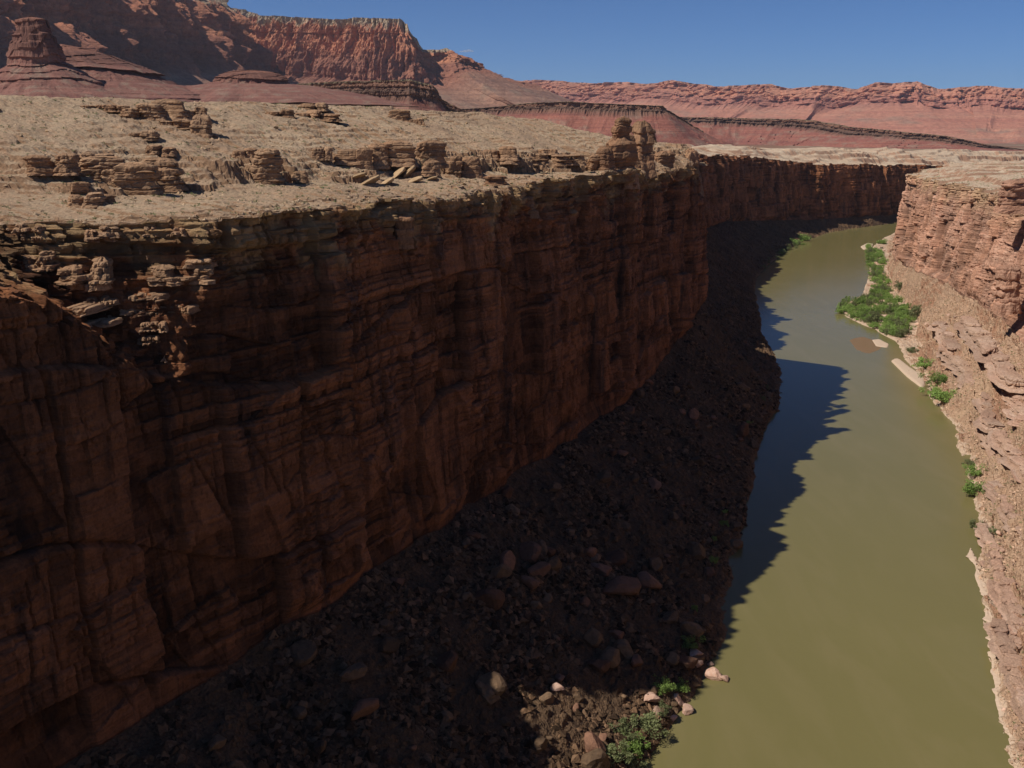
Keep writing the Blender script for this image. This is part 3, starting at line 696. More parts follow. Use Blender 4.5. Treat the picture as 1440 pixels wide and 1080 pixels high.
mound('hills', dict(cx=352, w=[(99, 4), (101, 22), (105, 36), (113, 46), (119, 52), (122, 80), (128, 110), (150, 210)], v0=.3, v1=1.9), 1500, .8, M_BUTTE, 1160, 'low rounded red mound with layered top', 7)

# ------------------------------------------------------------------ boulders
def boulder_mesh(name, mat, seed, sub=3, flat=1.0, nplanes=13):
    r = np.random.default_rng(seed)
    import bmesh
    bm = bmesh.new(); bmesh.ops.create_icosphere(bm, subdivisions=sub, radius=1)
    V = np.array([v.co[:] for v in bm.verts]); Fc = np.array([[v.index for v in f.verts] for f in bm.faces]); bm.free()
    n = r.normal(size=(nplanes, 3)); n /= np.linalg.norm(n, axis=1)[:, None]; d = r.uniform(.55, 1.0, nplanes)
    rad = np.full(len(V), 1.15)
    for k in range(nplanes):
        c = V@n[k]; rad = np.minimum(rad, np.where(c > .05, d[k]/np.maximum(c, .05), 9))
    V2 = V*rad[:, None]
    V2 += .05*np.stack([fbm(V2[:, 0]*3+seed, V2[:, 1]*3+V2[:, 2]*2, 3, seed+i) for i in range(3)], 1)
    V2 *= np.array([1, r.uniform(.7, 1.0), r.uniform(.55, .8)*flat])
    return mesh_np(name, V2, Fc, mat)
B_DARK = [boulder_mesh('boulder', M_BLD, 10+i) for i in range(5)]; B_RED = [boulder_mesh('boulder', M_BLR, 30+i) for i in range(3)]
B_PINK = [boulder_mesh('boulder', M_BLP, 50+i) for i in range(5)]; B_TAN = [boulder_mesh('boulder', M_BLT, 70+i, flat=.8) for i in range(5)]
def add_boulder(me, loc, size, label, group=None, sink=.25, name='boulder', rot=None, sc=None, tilt=.35):
    o = bpy.data.objects.new(name, me); C.objects.link(o)
    o.location = (loc[0], loc[1], loc[2]+size*(.55-sink))
    o.rotation_euler = rot or (random.uniform(-tilt, tilt), random.uniform(-tilt, tilt), random.uniform(0, 6.28))
    o.scale = sc or (size, size*random.uniform(.75, 1.1), size*random.uniform(.8, 1.15))
    return tag(o, label, 'boulder', group)

def nearest(G, r0, r1, px, py, c0=0, c1=None):
    sub = G[r0:r1, c0:c1]; pr = project(sub)
    d = (pr[..., 0]-px)**2 + (pr[..., 1]-py)**2; d = np.where(pr[..., 2] < 0, 1e12, d)
    # among the close ones take the nearest to the camera
    m = d.min(); cand = d < max(m*1.5, 9.0)
    f = np.where(cand, pr[..., 2], 1e12); i = np.unravel_index(np.argmin(f), f.shape)
    return sub[i].copy()
exec_things = True
# hero boulders on the shaded talus: (px, py, size px, material, label)
heroes = [(872, 818, 25, 1, 'largest grey and orange boulder on the shaded talus'), (866, 780, 15, 1, 'pale red boulder just above the largest talus boulder'),
 (845, 795, 13, 1, 'dark red boulder at the upper left of the largest talus boulder'), (912, 812, 17, 1, 'red boulder at the right of the largest talus boulder'),
 (760, 795, 15, 1, 'red brown boulder left of the largest one, midway up the talus'), (782, 788, 12, 0, 'grey boulder beside a red brown one, midway up the talus'),
 (690, 835, 20, 1, 'wide red slab like boulder high on the talus under the wall corner'), (715, 785, 14, 1, 'dark red boulder near the foot of the wall'),
 (877, 908, 15, 0, 'grey boulder low on the talus with a red block below it'), (893, 925, 12, 1, 'small red block just below the grey boulder low on the talus'),
 (866, 888, 10, 1, 'small pale red boulder low on the talus above the grey one'), (942, 865, 13, 0, 'smooth grey boulder near the shaded shore'),
 (970, 878, 18, 0, 'dark upright boulder at the shaded shore beside the shrub'), (688, 955, 22, 0, 'broad grey boulder in the lower middle of the talus'),
 (784, 963, 9, 2, 'small pale pink boulder alone in the lower talus'), (632, 925, 17, 1, 'rusty boulder left of the broad grey one'),
 (835, 1040, 16, 1, 'rusty boulder near the bottom of the frame above the shrubs'), (305, 1040, 18, 0, 'pale grey pointed boulder at the bottom left of the talus'),
 (545, 905, 16, 0, 'grey boulder close under the wall, lower left talus'), (450, 1045, 16, 0, 'grey block at the bottom edge of the lower left talus'),
 (946, 925, 10, 0, 'small grey boulder at the shadow edge over the sunlit shore')]
for px, py, sz, k, lab in heroes:
    pt = nearest(G1, b1, len(G1), px, py+sz*.5); D = project(pt)[2]; size = 1.15*sz/F*D
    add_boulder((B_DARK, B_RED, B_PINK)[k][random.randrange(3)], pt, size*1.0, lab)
# sunlit rocks at the near shore
for px, py, sz, lab in [(978, 915, 11, 'sunlit tan boulder beside the topmost near shore shrub'), (982, 930, 9, 'rounded orange boulder directly below the tan one at the shore'),
    (1003, 946, 14, 'pink striped wedge boulder at the tip of the near shore'), (1018, 952, 8, 'low red brown rock at the water right of the wedge boulder'), (999, 933, 5, 'small pink rock between orange boulder and wedge boulder'),
    (948, 983, 13, 'tall pale pink boulder at the near water edge'), (966, 997, 11, 'square tan block standing in the water off the near shore'), (915, 978, 14, 'pale pink boulder between the two near shore shrubs'),
    (928, 998, 10, 'grey pink boulder under the pale one on the near shore'), (944, 1008, 8, 'flat pink slab at the waterline of the near shore'), (832, 1078, 11, 'sunlit slab at the bottom edge of the near shore')]:
    pt = nearest(G1, b1, len(G1), px, py+sz*.4)
    if 'water' in lab or 'wedge' in lab: pt = at_z(px, py+sz*.5, 0)
    D = project(pt)[2]; add_boulder(random.choice(B_PINK), (pt[0], pt[1], max(pt[2], -.2)), sz/F*D, lab, sink=.15)
# numbers of plain boulders
def scatter(G, r0, r1, n, meshes, lab, grp, smin, smax, filt=None, name='boulder'):
    k = 0; tries = 0
    while k < n and tries < n*60:
        tries += 1
        i = random.randrange(r0, r1); j = random.randrange(G.shape[1]); pt = G[i, j]
        if pt[2] < .2: continue
        pr = project(pt)
        if not (-10 < pr[0] < 1450 and -10 < pr[1] < 1090): continue
        if filt and not filt(pt, pr): continue
        size = smin*(smax/smin)**(random.random()**1.8)
        add_boulder(random.choice(meshes), pt, size, lab, grp, name=name); k += 1
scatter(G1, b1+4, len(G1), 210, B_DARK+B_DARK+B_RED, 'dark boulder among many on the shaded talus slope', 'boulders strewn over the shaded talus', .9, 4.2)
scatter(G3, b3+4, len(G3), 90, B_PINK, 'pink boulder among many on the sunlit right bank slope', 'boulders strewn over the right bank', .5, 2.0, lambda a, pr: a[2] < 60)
scatter(G1, 40, a1-6, 50, B_TAN, 'loose tan stone lying on the sandy plateau', 'loose stones on the plateau', .4, 1.3, lambda a, pr: pr[1] > 140)

def rubble(name, G, r0, r1, n, smin, smax, mat, label, filt=None, seed=3):
    r = np.random.default_rng(seed)
    base = np.array([(1, 0, 0), (-1, 0, 0), (0, 1, 0), (0, -1, 0), (0, 0, 1), (0, 0, -1)], float)
    Fb = np.array([(0, 2, 4), (2, 1, 4), (1, 3, 4), (3, 0, 4), (2, 0, 5), (1, 2, 5), (3, 1, 5), (0, 3, 5)])
    i = r.integers(r0, r1, n*5); j = r.integers(0, G.shape[1], n*5); pts = G[i, j]; pr = project(pts)
    ok = (pr[:, 0] > -20) & (pr[:, 0] < 1460) & (pr[:, 1] < 1100) & (pts[:, 2] > .1)
    if filt is not None: ok &= filt(pts, pr)
    pts = pts[ok][:n]; n = len(pts)
    sz = smin*(smax/smin)**(r.random(n)**2.6)
    V = base[None]*(1+r.uniform(-.35, .35, (n, 6, 3))) + r.uniform(-.25, .25, (n, 6, 3))
    V = V*sz[:, None, None]*np.array([1, 1, .7])
    a = r.uniform(0, 6.28, n); ca, sa = np.cos(a)[:, None], np.sin(a)[:, None]
    V = np.stack([V[..., 0]*ca-V[..., 1]*sa, V[..., 0]*sa+V[..., 1]*ca, V[..., 2]], -1) + pts[:, None]
    Q = (Fb[None]+np.arange(n)[:, None, None]*6).reshape(-1, 3)
    t = np.repeat(r.random(n), 6)
    o = obj_np(name, V.reshape(-1, 3), Q, mat, False, {'tint': t}); return tag(o, label, kind='stuff')
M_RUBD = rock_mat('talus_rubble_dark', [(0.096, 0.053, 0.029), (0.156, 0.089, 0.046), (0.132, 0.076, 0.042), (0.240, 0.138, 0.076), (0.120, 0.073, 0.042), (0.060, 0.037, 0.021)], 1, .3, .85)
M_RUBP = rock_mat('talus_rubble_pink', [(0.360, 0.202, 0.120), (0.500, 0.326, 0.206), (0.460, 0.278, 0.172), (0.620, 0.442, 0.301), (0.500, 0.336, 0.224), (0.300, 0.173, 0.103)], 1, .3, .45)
M_RUBT = rock_mat('plateau_rubble_tan', [(.30, .20, .11), (.44, .31, .19), (.42, .28, .16), (.52, .38, .25), (.42, .30, .19), (.22, .15, .09)], 1, .3, .4)
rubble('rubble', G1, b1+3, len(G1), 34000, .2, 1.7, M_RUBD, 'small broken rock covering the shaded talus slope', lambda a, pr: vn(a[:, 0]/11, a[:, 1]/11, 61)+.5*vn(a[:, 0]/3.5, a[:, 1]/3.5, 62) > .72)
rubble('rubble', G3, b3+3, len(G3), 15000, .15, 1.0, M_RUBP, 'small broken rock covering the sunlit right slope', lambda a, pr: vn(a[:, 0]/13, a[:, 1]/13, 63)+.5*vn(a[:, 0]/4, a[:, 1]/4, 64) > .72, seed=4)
rubble('rubble', G1, 30, a1-2, 15000, .08, .65, M_RUBT, 'small stones covering the sandy plateau', lambda a, pr: vn(a[:, 0]/9, a[:, 1]/9, 65)+.5*vn(a[:, 0]/3, a[:, 1]/3, 66) > .76, seed=5)

# ------------------------------------------------------------------ layered outcrops on the plateau
def outcrop(name, pt, w, h, dpt, layers, seed, label, group=None, rz=0, mat=None, lean=0, cat='outcrop', taper=.85, cols=None, rag=.24, flare=.55):
    """joint-bounded blocks of bedded rock side by side, worn at the edges, one mesh"""
    r = np.random.default_rng(seed); seg = 56; n = cols or min(5, max(1, int(round(w/max(h, .5)*.5+r.uniform(-.2, .7)))))
    edges = np.r_[0, np.sort((np.arange(1, n)+r.uniform(-.3, .3, n-1))/n), 1]-.5
    th = np.linspace(0, 2*pi, seg, endpoint=False); c, s_ = np.cos(th), np.sin(th)
    VV = []; QQ = []; TT = []; base = 0
    layers = layers+1; beds = np.sort(np.linspace(-.05, .95, layers+1)+r.uniform(-.07, .07, layers+1)); bedoff = r.uniform(-.15, .08, layers+2); bedoff[-1] = -.12
    for k in range(n):
        cw = (edges[k+1]-edges[k])*w*1.06; cx = (edges[k]+edges[k+1])/2*w; hk = h*(1 if n == 1 else r.uniform(.55, 1.0) if k != n//2 else 1.0); dk = dpt*r.uniform(.7, 1.05); cy = r.uniform(-.12, .12)*dpt
        nr = 30; rows = []; tt = []; ex = r.uniform(3.5, 6); tx, ty = r.uniform(-.25, .25, 2); rot = r.uniform(-.25, .25)
        sup = (np.abs(c)**ex+np.abs(s_)**ex)**(-1/ex); sup = sup*(1+.13*fbm(c*1.3+seed+k*5, s_*1.3, 3, seed))
        for q in np.linspace(0, 1, nr):
            z = -h*.3 + q*(hk+h*.3); zr_ = z/h; bi = int(np.searchsorted(beds, zr_)); dn = np.abs(beds-zr_).min()
            rad = sup*(1+bedoff[min(bi, layers+1)]-.10*np.exp(-(dn/.02)**2)+rag*fbm(c*1.6+bi*7.7+k*3, s_*1.6+bi*3.1, 3, seed+2)+.06*fbm(c*4+k*9, s_*4+zr_*7, 3, seed+4)+.035*fbm(c*11, s_*11+zr_*22, 2, seed+6))
            rad = rad*(1-(1-taper)*max(0, zr_)**1.3)*(1-.22*max(0, q-.9)/.1*max(0, q-.9)/.1) + flare*max(0, .14-zr_)+.09*fbm(c*2.3+k, s_*2.3+zr_*1.7, 4, seed+40)
            x = rad*c*cw/2; y = rad*s_*dk/2
            x, y = x*cos(rot)-y*sin(rot), x*sin(rot)+y*cos(rot)
            rows.append(np.stack([cx+x+tx*z+lean*z, cy+y+ty*z, z+.05*h*fbm(c*2+k, s_*2+zr_, 2, seed+8)], -1)); tt.append(np.full(seg, .25+.5*h2(bi, k*0, seed)))
        last = rows[-1]; cen = last.mean(0)
        for q in (.82, .55, .28, .03): rows.append(cen+(last-cen)*q+np.stack([0*th, 0*th, .05*h*(1-q)+.07*h*fbm(c*q*3+k, s_*q*3, 3, seed+11)], -1)); tt.append(tt[-1])
        G = np.array(rows); T = np.array(tt); m_ = len(G); G = np.concatenate([G, G[:, :1]], 1); T = np.concatenate([T, T[:, :1]], 1)
        VV.append(G.reshape(-1, 3)); QQ.append(grid_faces(m_, seg+1)+base); TT.append(T.ravel()); base += m_*(seg+1)
    G = np.concatenate(VV); ca, sa = cos(rz), sin(rz)
    V = np.stack([G[:, 0]*ca-G[:, 1]*sa, G[:, 0]*sa+G[:, 1]*ca, G[:, 2]], -1)
    o = obj_np(name, V, np.concatenate(QQ), mat or M_OUT, False, {'tint': np.concatenate(TT)}); o.location = pt
    return tag(o, label, cat, group)
# (px centre, py base, width px, height px, layers, label)
OC = [(75, 238, 62, 22, 3, 'leftmost ledge outcrop with a flat top on the plateau'), (142, 246, 60, 28, 4, 'bulky brown outcrop second from the left on the plateau'),
 (118, 222, 70, 10, 2, 'thin flat ledge above the two leftmost outcrops'), (190, 266, 52, 36, 5, 'tallest outcrop of the left cluster, casting a shadow to its right'),
 (228, 256, 52, 34, 4, 'rounded outcrop at the right end of the left cluster'), (120, 284, 44, 16, 3, 'low tilted slabs in front of the left cluster'), (148, 282, 26, 12, 2, 'small knobbly outcrop in front of the left cluster'),
 (112, 264, 22, 10, 1, 'single brown block left of the low slabs'), (158, 258, 24, 20, 3, 'narrow outcrop wedged between the bulky and the tallest one'),
 (215, 212, 60, 12, 2, 'thin ledge behind the tallest outcrop'), (374, 248, 40, 40, 6, 'isolated stack of layered rock in the middle of the plateau'), (345, 218, 32, 12, 2, 'small ledge left of the isolated stack'), (425, 253, 20, 12, 2, 'small pair of blocks right of the isolated stack'),
 (205, 162, 52, 18, 3, 'left end of the hilltop ledge group on the skyline'), (240, 160, 42, 22, 3, 'highest knob of the hilltop ledge group'), (272, 162, 40, 15, 2, 'right end of the hilltop ledge group'), (284, 188, 28, 28, 4, 'ledge stack spilling down right of the hilltop group'),
 (205, 190, 34, 10, 2, 'low ledge under the hilltop group'), (150, 152, 60, 8, 2, 'thin skyline ledge left of the hilltop group'), (250, 176, 40, 10, 2, 'brown ledge just below the hilltop knob'),
 (442, 150, 38, 9, 2, 'small block perched on the skyline left of centre'), (440, 163, 70, 12, 2, 'long ledge just under the skyline left of centre'), (392, 160, 36, 9, 2, 'short ledge left of the long skyline ledge'),
 (560, 165, 28, 14, 3, 'small mushroom rock on the skyline near the centre'), (587, 171, 20, 8, 2, 'tiny ledge right of the mushroom rock'),
 (452, 217, 26, 14, 2, 'left end block of the long ledge band'), (490, 222, 32, 16, 3, 'low block in the long ledge band, left part'), (512, 228, 22, 22, 3, 'square block at the left of the bulky ledges'), (534, 226, 24, 26, 4, 'upright block in the long ledge band above the tilted slabs'),
 (562, 224, 42, 26, 4, 'broad block of the ledge band above the tilted slabs'), (604, 228, 38, 28, 4, 'square faced block of the ledge band above the shadow'), (606, 242, 26, 16, 2, 'lower block under the square faced ledge'),
 (634, 240, 18, 22, 3, 'block right of the dark cleft in the ledge band'), (662, 244, 28, 26, 4, 'rounded block at the right end of the bulky ledges'), (706, 222, 46, 18, 3, 'reddish layered ledge right of the bulky ledges'),
 (752, 226, 40, 12, 3, 'low ledge in the band, right of the reddish one'), (800, 226, 44, 12, 3, 'low ledge in the band, left of the hoodoos'), (840, 236, 30, 20, 4, 'stepped block at the left foot of the hoodoos'), (772, 212, 24, 6, 1, 'small slab on the slope above the low ledges')]
rz0 = math.atan2(U[1], U[0])*.35
for i, (px, py, wp, hp, ly, lab) in enumerate(OC):
    pt = nearest(G1, 0, a1, px, py); D = project(pt)[2]; k = D/F
    outcrop('rock_outcrop', pt-np.array([0, 0, .3]), wp*k*1.05, hp*k, max(wp*.75, hp*.8)*k, ly, 2000+i*13, lab, rz=rz0*random.uniform(-.3, 1))
# tilted slabs
slab = boulder_mesh('slab', M_BLT, 99, flat=.6)
for px, py, w_, h_, a, lab in [(522, 255, 17, 9, -.5, 'leftmost tilted slab below the ledge band'), (545, 256, 13, 8, -.6, 'second tilted slab from the left below the ledge band'), (560, 246, 17, 9, -.7, 'long pale tilted slab below the broad ledge block'),
        (575, 241, 12, 8, -.8, 'short tilted slab tucked under the square ledge'), (585, 252, 12, 8, -.4, 'rightmost tilted slab beside the dark shadow'), (608, 250, 8, 5, -.3, 'small pale block in the shadow under the ledges'), (506, 246, 10, 7, -.3, 'small slab at the far left of the tilted group')]:
    pt = nearest(G1, 0, a1, px, py); D = project(pt)[2]; k = D/F
    o = add_boulder(slab, pt, w_*k, lab, name='rock_slab', rot=(random.uniform(-.3, 0), a, .3), sc=(w_*k, w_*k*.8, h_*k*1.2), sink=.4); o['category'] = 'slab'
# hoodoos on the rim
def hoodoo(pxc, pyb, wp, hp, ly, seed, lab, ws=0):
    pxc += 7
    pj = project(np.concatenate([P1, np.full((len(P1), 1), 122.)], 1))[:, 0]; pj[S > 377] = 1e6; j = int(np.argmin(abs(pj-pxc))); w_in = 3.0+ws; base = P1[j]+NI*w_in; D = base[1]; k = D/F
    z = at_d(pxc, pyb, D)[2]; pt = np.array([base[0], base[1], z])
    return outcrop('hoodoo', pt, wp*k, hp*k, wp*k*.9, ly, seed, lab, cat='hoodoo', taper=.9, rag=.13, cols=1, rz=.5, mat=M_HOOD)
hoodoo(874, 250, 40, 52, 6, 3001, 'broad lower stack under the left hoodoo on the canyon rim'); hoodoo(873, 205, 24, 36, 6, 3002, 'tallest layered hoodoo on the canyon rim', .5)
hoodoo(904, 232, 26, 56, 9, 3003, 'slimmer banded hoodoo just right of the tallest one'); hoodoo(890, 225, 22, 34, 4, 3009, 'low rock saddle joining the two hoodoos', 1)
hoodoo(917, 196, 12, 14, 2, 3010, 'small blocky spur at the right of the banded hoodoo', 1)
hoodoo(858, 240, 22, 30, 5, 3011, 'stepped ledges leaning on the left side of the hoodoos', 1)
hoodoo(978, 262, 20, 48, 8, 3012, 'square rock tower at the corner of the headland', 0); hoodoo(966, 258, 16, 42, 7, 3013, 'narrow rock tower left of the headland corner', 1.5)
hoodoo(935, 256, 30, 40, 7, 3014, 'layered rock step between the hoodoos and the headland', 4)
# hanging block under the rim
for px, pyt, wp, hp, w_in, lab in [(556, 345, 20, 34, -2.5, 'tan pointed rock tooth hanging below the rim'), (738, 304, 24, 22, -1.0, 'reddish square block jutting at the rim'), (702, 262, 26, 10, 1.0, 'flat slab on the edge of the rim')]:
    j = int(np.argmin(abs((720+1400*(P1[:, 0])/(.969*P1[:, 1]+4.7))-px))); b_ = P1[j]+NI*w_in; k = b_[1]/F
    z = at_d(px, pyt, b_[1])[2]
    outcrop('rock_block', (b_[0], b_[1], z+1), wp*k, hp*k, wp*k*.7, 4, 3100+px, lab, cat='rock', taper=1.05 if px != 556 else 1.4, cols=1, mat=M_HOOD)

NR = [(122, 396, 66, 42, 3, 'large rounded block sunlit inside the notch in the wall'), (250, 392, 78, 36, 3, 'wide pale topped block sunlit inside the notch'), (194, 358, 34, 28, 2, 'yellow square block wedged in the notch'), (45, 372, 46, 26, 3, 'reddish knobs at the left of the notch'),
      (150, 335, 70, 22, 3, 'long cap ledge above the large rounded block'), (30, 330, 60, 22, 3, 'cap ledge at the far left end of the rim'), (225, 330, 46, 20, 2, 'short cap ledge above the wide pale block'), (262, 325, 40, 18, 2, 'last cap ledge before the wall corner'),
      (205, 418, 60, 10, 1, 'thin slab below the wide pale block'), (140, 428, 44, 12, 1, 'flat slab under the large rounded block'), (182, 440, 64, 12, 1, 'long shelf slab in the middle of the notch'), (245, 436, 56, 12, 1, 'sloping slab at the right side of the notch'), (110, 440, 40, 10, 1, 'lower left slab of the notch'),
      (130, 458, 48, 8, 1, 'narrow lit ledge low in the notch'), (215, 462, 34, 12, 2, 'small broken blocks low in the notch'), (200, 482, 30, 10, 1, 'lowest wide ledge of the notch'), (238, 508, 34, 10, 1, 'lit ledge at the bottom tip of the notch')]
for i, (px, py, wp, hp, ly, lab) in enumerate(NR):
    pt = nearest(G1, a1-20, b1, px, py, 0, int(np.searchsorted(S, -17))); k = project(pt)[2]/F
    outcrop('rock_block', pt+np.array([0, 3.4, -.1]), wp*k*1.05, hp*k*.75, max(hp*k*1.6, 9), ly, 2600+i*7, lab, cat='rock', rz=random.uniform(-.1, .35), taper=.7, flare=.1, rag=.42, cols=2 if hp > 24 else 3)
RL = [(1385, 560, 46, 9, 'long red ledge on the right slope above the pale mud bar'), (1350, 512, 40, 9, 'red ledge on the right slope behind the pale mud bar'), (1405, 505, 44, 11, 'stepped red ledge high on the right slope under the wall'), (1425, 640, 40, 10, 'red ledge at the right edge halfway down the slope'),
      (1395, 622, 34, 8, 'thin ledge on the right slope above the waterline shrubs'), (1418, 715, 36, 9, 'red ledge on the right slope level with the shore point'), (1404, 800, 30, 10, 'broken red ledge above the pale shore lip'), (1425, 860, 34, 10, 'red ledge at the right edge above the lower shore lip'),
      (1412, 905, 22, 9, 'small dark ledge near the lower pale lip'), (1432, 960, 26, 10, 'lowest red ledge at the right edge of the slope'), (1330, 470, 34, 9, 'low ledge on the slope behind the thicket'), (1372, 470, 40, 12, 'thick ledge at the foot of the right wall'), (1390, 760, 20, 7, 'small ledge just above the shore point'), (1432, 560, 34, 10, 'upper red ledge at the right edge of the slope')]
for i, (px, py, wp, hp, lab) in enumerate(RL):
    pt = nearest(G3, b3, len(G3), px, py); k = project(pt)[2]/F
    outcrop('rock_ledge', pt-np.array([0, 0, hp*k*.45]), wp*k*6.5, hp*k*1.0, hp*k*2.4, 2, 4100+i*17, lab, cat='ledge', rz=random.uniform(1.15, 1.35), mat=M_RLEDGE, cols=7, flare=1.5, rag=.35)
# right rim towers
for px, py, wp, hp, ly, lab, D in [(1428, 288, 44, 34, 6, 'layered rock tower on the right canyon rim', 600), (1415, 425, 30, 50, 8, 'overhanging rock pillar in front of a dark alcove on the right wall', 545)]:
    pt = at_d(px, py, D); k = D/F
    outcrop('rock_tower', pt, wp*k, hp*k, wp*k*.9, ly, 3300+px, lab, mat=M_RED, cat='rock tower', taper=.9)

# ------------------------------------------------------------------ shrubs
def shrub(seed, mat, n=1500, flat=.75, leaf=.055):
    r = np.random.default_rng(seed)
    nb = 16; cen = r.normal(size=(nb, 3))*np.array([.42, .42, .2])+np.array([0, 0, .5*flat]); rad = r.uniform(.2, .42, nb)
    k = r.integers(0, nb, n); d = r.normal(size=(n, 3)); d /= np.linalg.norm(d, axis=1)[:, None]
    P = cen[k] + d*rad[k][:, None]*(r.random((n, 1))**.4); P[:, 2] = np.abs(P[:, 2])
    a = r.normal(size=(n, 3)); a /= np.linalg.norm(a, axis=1)[:, None]; b_ = np.cross(a, r.normal(size=(n, 3))); b_ /= np.linalg.norm(b_, axis=1)[:, None]
    s1 = leaf*r.uniform(.6, 1.5, (n, 1)); a = a*s1; b_ = b_*s1*.6
    V = np.stack([P-a-b_*.3, P+b_, P+a+b_*.3, P-b_], 1).reshape(-1, 3)
    Q = np.arange(n*4).reshape(-1, 4)
    me = mesh_np('foliage', V, Q, mat)
    # stems
    SV = []; SQ = []
    for i in range(nb):
        p0 = np.array([cen[i, 0]*.15, cen[i, 1]*.15, -.1]); p1 = cen[i]; w = .018
        for dx, dy in ((-w, -w), (w, -w), (w, w), (-w, w)): SV.append(p0+[dx, dy, 0])
        for dx, dy in ((-w, -w), (w, -w), (w, w), (-w, w)): SV.append(p1+[dx*.4, dy*.4, 0])
        q = i*8
        for f in range(4): SQ.append((q+f, q+(f+1) % 4, q+4+(f+1) % 4, q+4+f))
    return me, mesh_np('stems', np.array(SV), np.array(SQ), M_TWIG)
SH = [shrub(500+i, M_LEAF) for i in range(4)]; SO = [shrub(540+i, M_LEAF2) for i in range(3)]
def add_shrub(var, pt, w, h, lab, grp=None):
    r = bpy.data.objects.new('shrub', None); C.objects.link(r); r.location = pt; r.rotation_euler = (0, 0, random.uniform(0, 6.28)); r.scale = (w, w*random.uniform(.8, 1.1), h)
    for nm, me in zip(('foliage', 'stems'), var):
        c = bpy.data.objects.new(nm, me); C.objects.link(c); c.parent = r
    return tag(r, lab, 'shrub', grp)
def shrub_px(px, py, wp, var, lab, grp=None, hk=.9, G=None, r=None):
    pt = at_z(px, py, .3) if G is None else nearest(G, r[0], r[1], px, py)
    k = project(pt)[2]/F; add_shrub(var, pt, wp*k*.75, wp*k*.75*hk, lab, grp)
R1 = (b1, len(G1)); R3 = (b3, len(G3)); R2 = (b2, len(G2))
for px, py, wp, v, lab in [(970, 908, 20, SH[0], 'small green shrub at the tip of the sunlit near shore'), (933, 970, 26, SH[1], 'bright green shrub on the near shore beside the tall pale boulder'), (958, 968, 22, SH[2], 'bright green shrub touching the water above the tall pale boulder'),
      (932, 1000, 24, SO[0], 'thin olive shrub among the near shore rocks'), (878, 1030, 34, SO[1], 'large pale olive shrub at the near shadow edge'), (912, 1025, 34, SO[2], 'large olive shrub at the near water edge'), (893, 1052, 36, SH[3], 'green shrub amid the large olive ones on the near shore'), (862, 1066, 34, SO[0], 'pale bushy shrub at the bottom of the near shore'), (888, 1080, 30, SO[1], 'olive shrub cut by the bottom edge of the near shore')]:
    shrub_px(px, py, wp, v, lab, G=G1, r=R1)
for px, py, wp, v, lab in [(1055, 372, 16, SH[0], 'rounded green shrub on the shaded left bank far upstream'), (1037, 390, 15, SH[1], 'smaller green shrub downstream of the rounded one on the left bank'), (1128, 338, 16, SH[2], 'tall sunlit shrub on the left bank near the bend'), (1117, 343, 13, SH[3], 'shrub beside the tall one on the left bank near the bend'), (1108, 350, 10, SO[0], 'low olive shrub at the left bank near the bend')]:
    shrub_px(px, py, wp, v, lab)
for i in range(44):
    t = random.random(); px = 1030+t*100+random.uniform(-6, 6); py = 398-t*58+random.uniform(-3, 4)
    add_shrub(random.choice(SH+SO), at_z(px-4, py, .6), random.uniform(2, 4.2), random.uniform(2, 4.5), 'shrub along the far left shore below the shaded talus', 'brush along the far left shore')
# dark brush along the shaded shore
for i in range(34):
    t = random.random(); j = random.randrange(len(G1[0])); row = random.randrange(len(G1)-60, len(G1)-22); pt = G1[row, j]; pr = project(pt)
    if pr[0] < 900 or pt[2] < .3 or pt[2] > 9 or pr[1] > 880: continue
    add_shrub(random.choice(SH+SO), pt, random.uniform(1.2, 2.8), random.uniform(1.2, 2.6), 'dark shrub in the brush along the shaded left shore', 'brush along the shaded left shore')
# green thicket on the right bank
band = [(1232, 338, 6), (1228, 360, 10), (1232, 385, 12), (1238, 410, 14), (1245, 432, 22), (1252, 455, 30), (1262, 472, 16)]
nsh = 0
def inside(px, py):
    poly = [(1219, 345), (1240, 345), (1243, 375), (1252, 400), (1252, 415), (1285, 440), (1276, 475), (1262, 480), (1222, 458), (1180, 440), (1180, 430), (1222, 418), (1228, 400), (1222, 370)]
    c = False; j = len(poly)-1
    for i in range(len(poly)):
        xi, yi = poly[i]; xj, yj = poly[j]
        if (yi > py) != (yj > py) and px < (xj-xi)*(py-yi)/(yj-yi)+xi: c = not c
        j = i
    return c
while nsh < 290:
    px = random.uniform(1175, 1290); py = random.uniform(342, 482)
    if not inside(px, py): continue
    if py > 415 and random.random() < .3: continue
    pt = at_z(px, py, 1.0); w = random.uniform(2.4, 5.0)
    add_shrub(random.choice(SH+SH+SO), pt, w, w*random.uniform(.7, 1.7), 'green shrub in the dense thicket on the right bank bar', 'thicket shrubs on the right bank bar'); nsh += 1
for px, py, wp, v, lab in [(1283, 445, 13, SO[0], 'grey green shrub on the slope beside the thicket'), (1290, 437, 9, SO[1], 'small shrub up slope from the thicket'), (1300, 515, 12, SH[0], 'small green shrub between the thicket and the pale mud bar'), (1280, 492, 8, SO[1], 'tiny olive shrub downstream of the thicket'),
      (1318, 535, 14, SH[1], 'round green shrub at the inner end of the pale mud bar'), (1325, 562, 18, SH[2], 'broad green shrub below the pale mud bar'), (1312, 552, 12, SH[3], 'small green shrub left of the broad one'), (1368, 665, 12, SH[0], 'upper shrub of the pair at the right waterline'), (1369, 690, 16, SH[1], 'lower shrub of the pair overhanging the right waterline'),
      (1364, 652, 8, SO[2], 'tiny shrub above the waterline pair'), (1376, 745, 12, SO[0], 'olive shrub above the pale shore point on the right'), (1398, 750, 8, SO[1], 'grey shrub up slope of the pale shore point'), (1262, 405, 8, SO[2], 'small grey shrub on the slope behind the thicket'), (1240, 340, 7, SH[2], 'far shrub at the upstream end of the thicket')]:
    shrub_px(px, py, wp*1.75, v, lab, G=G3, r=R3)
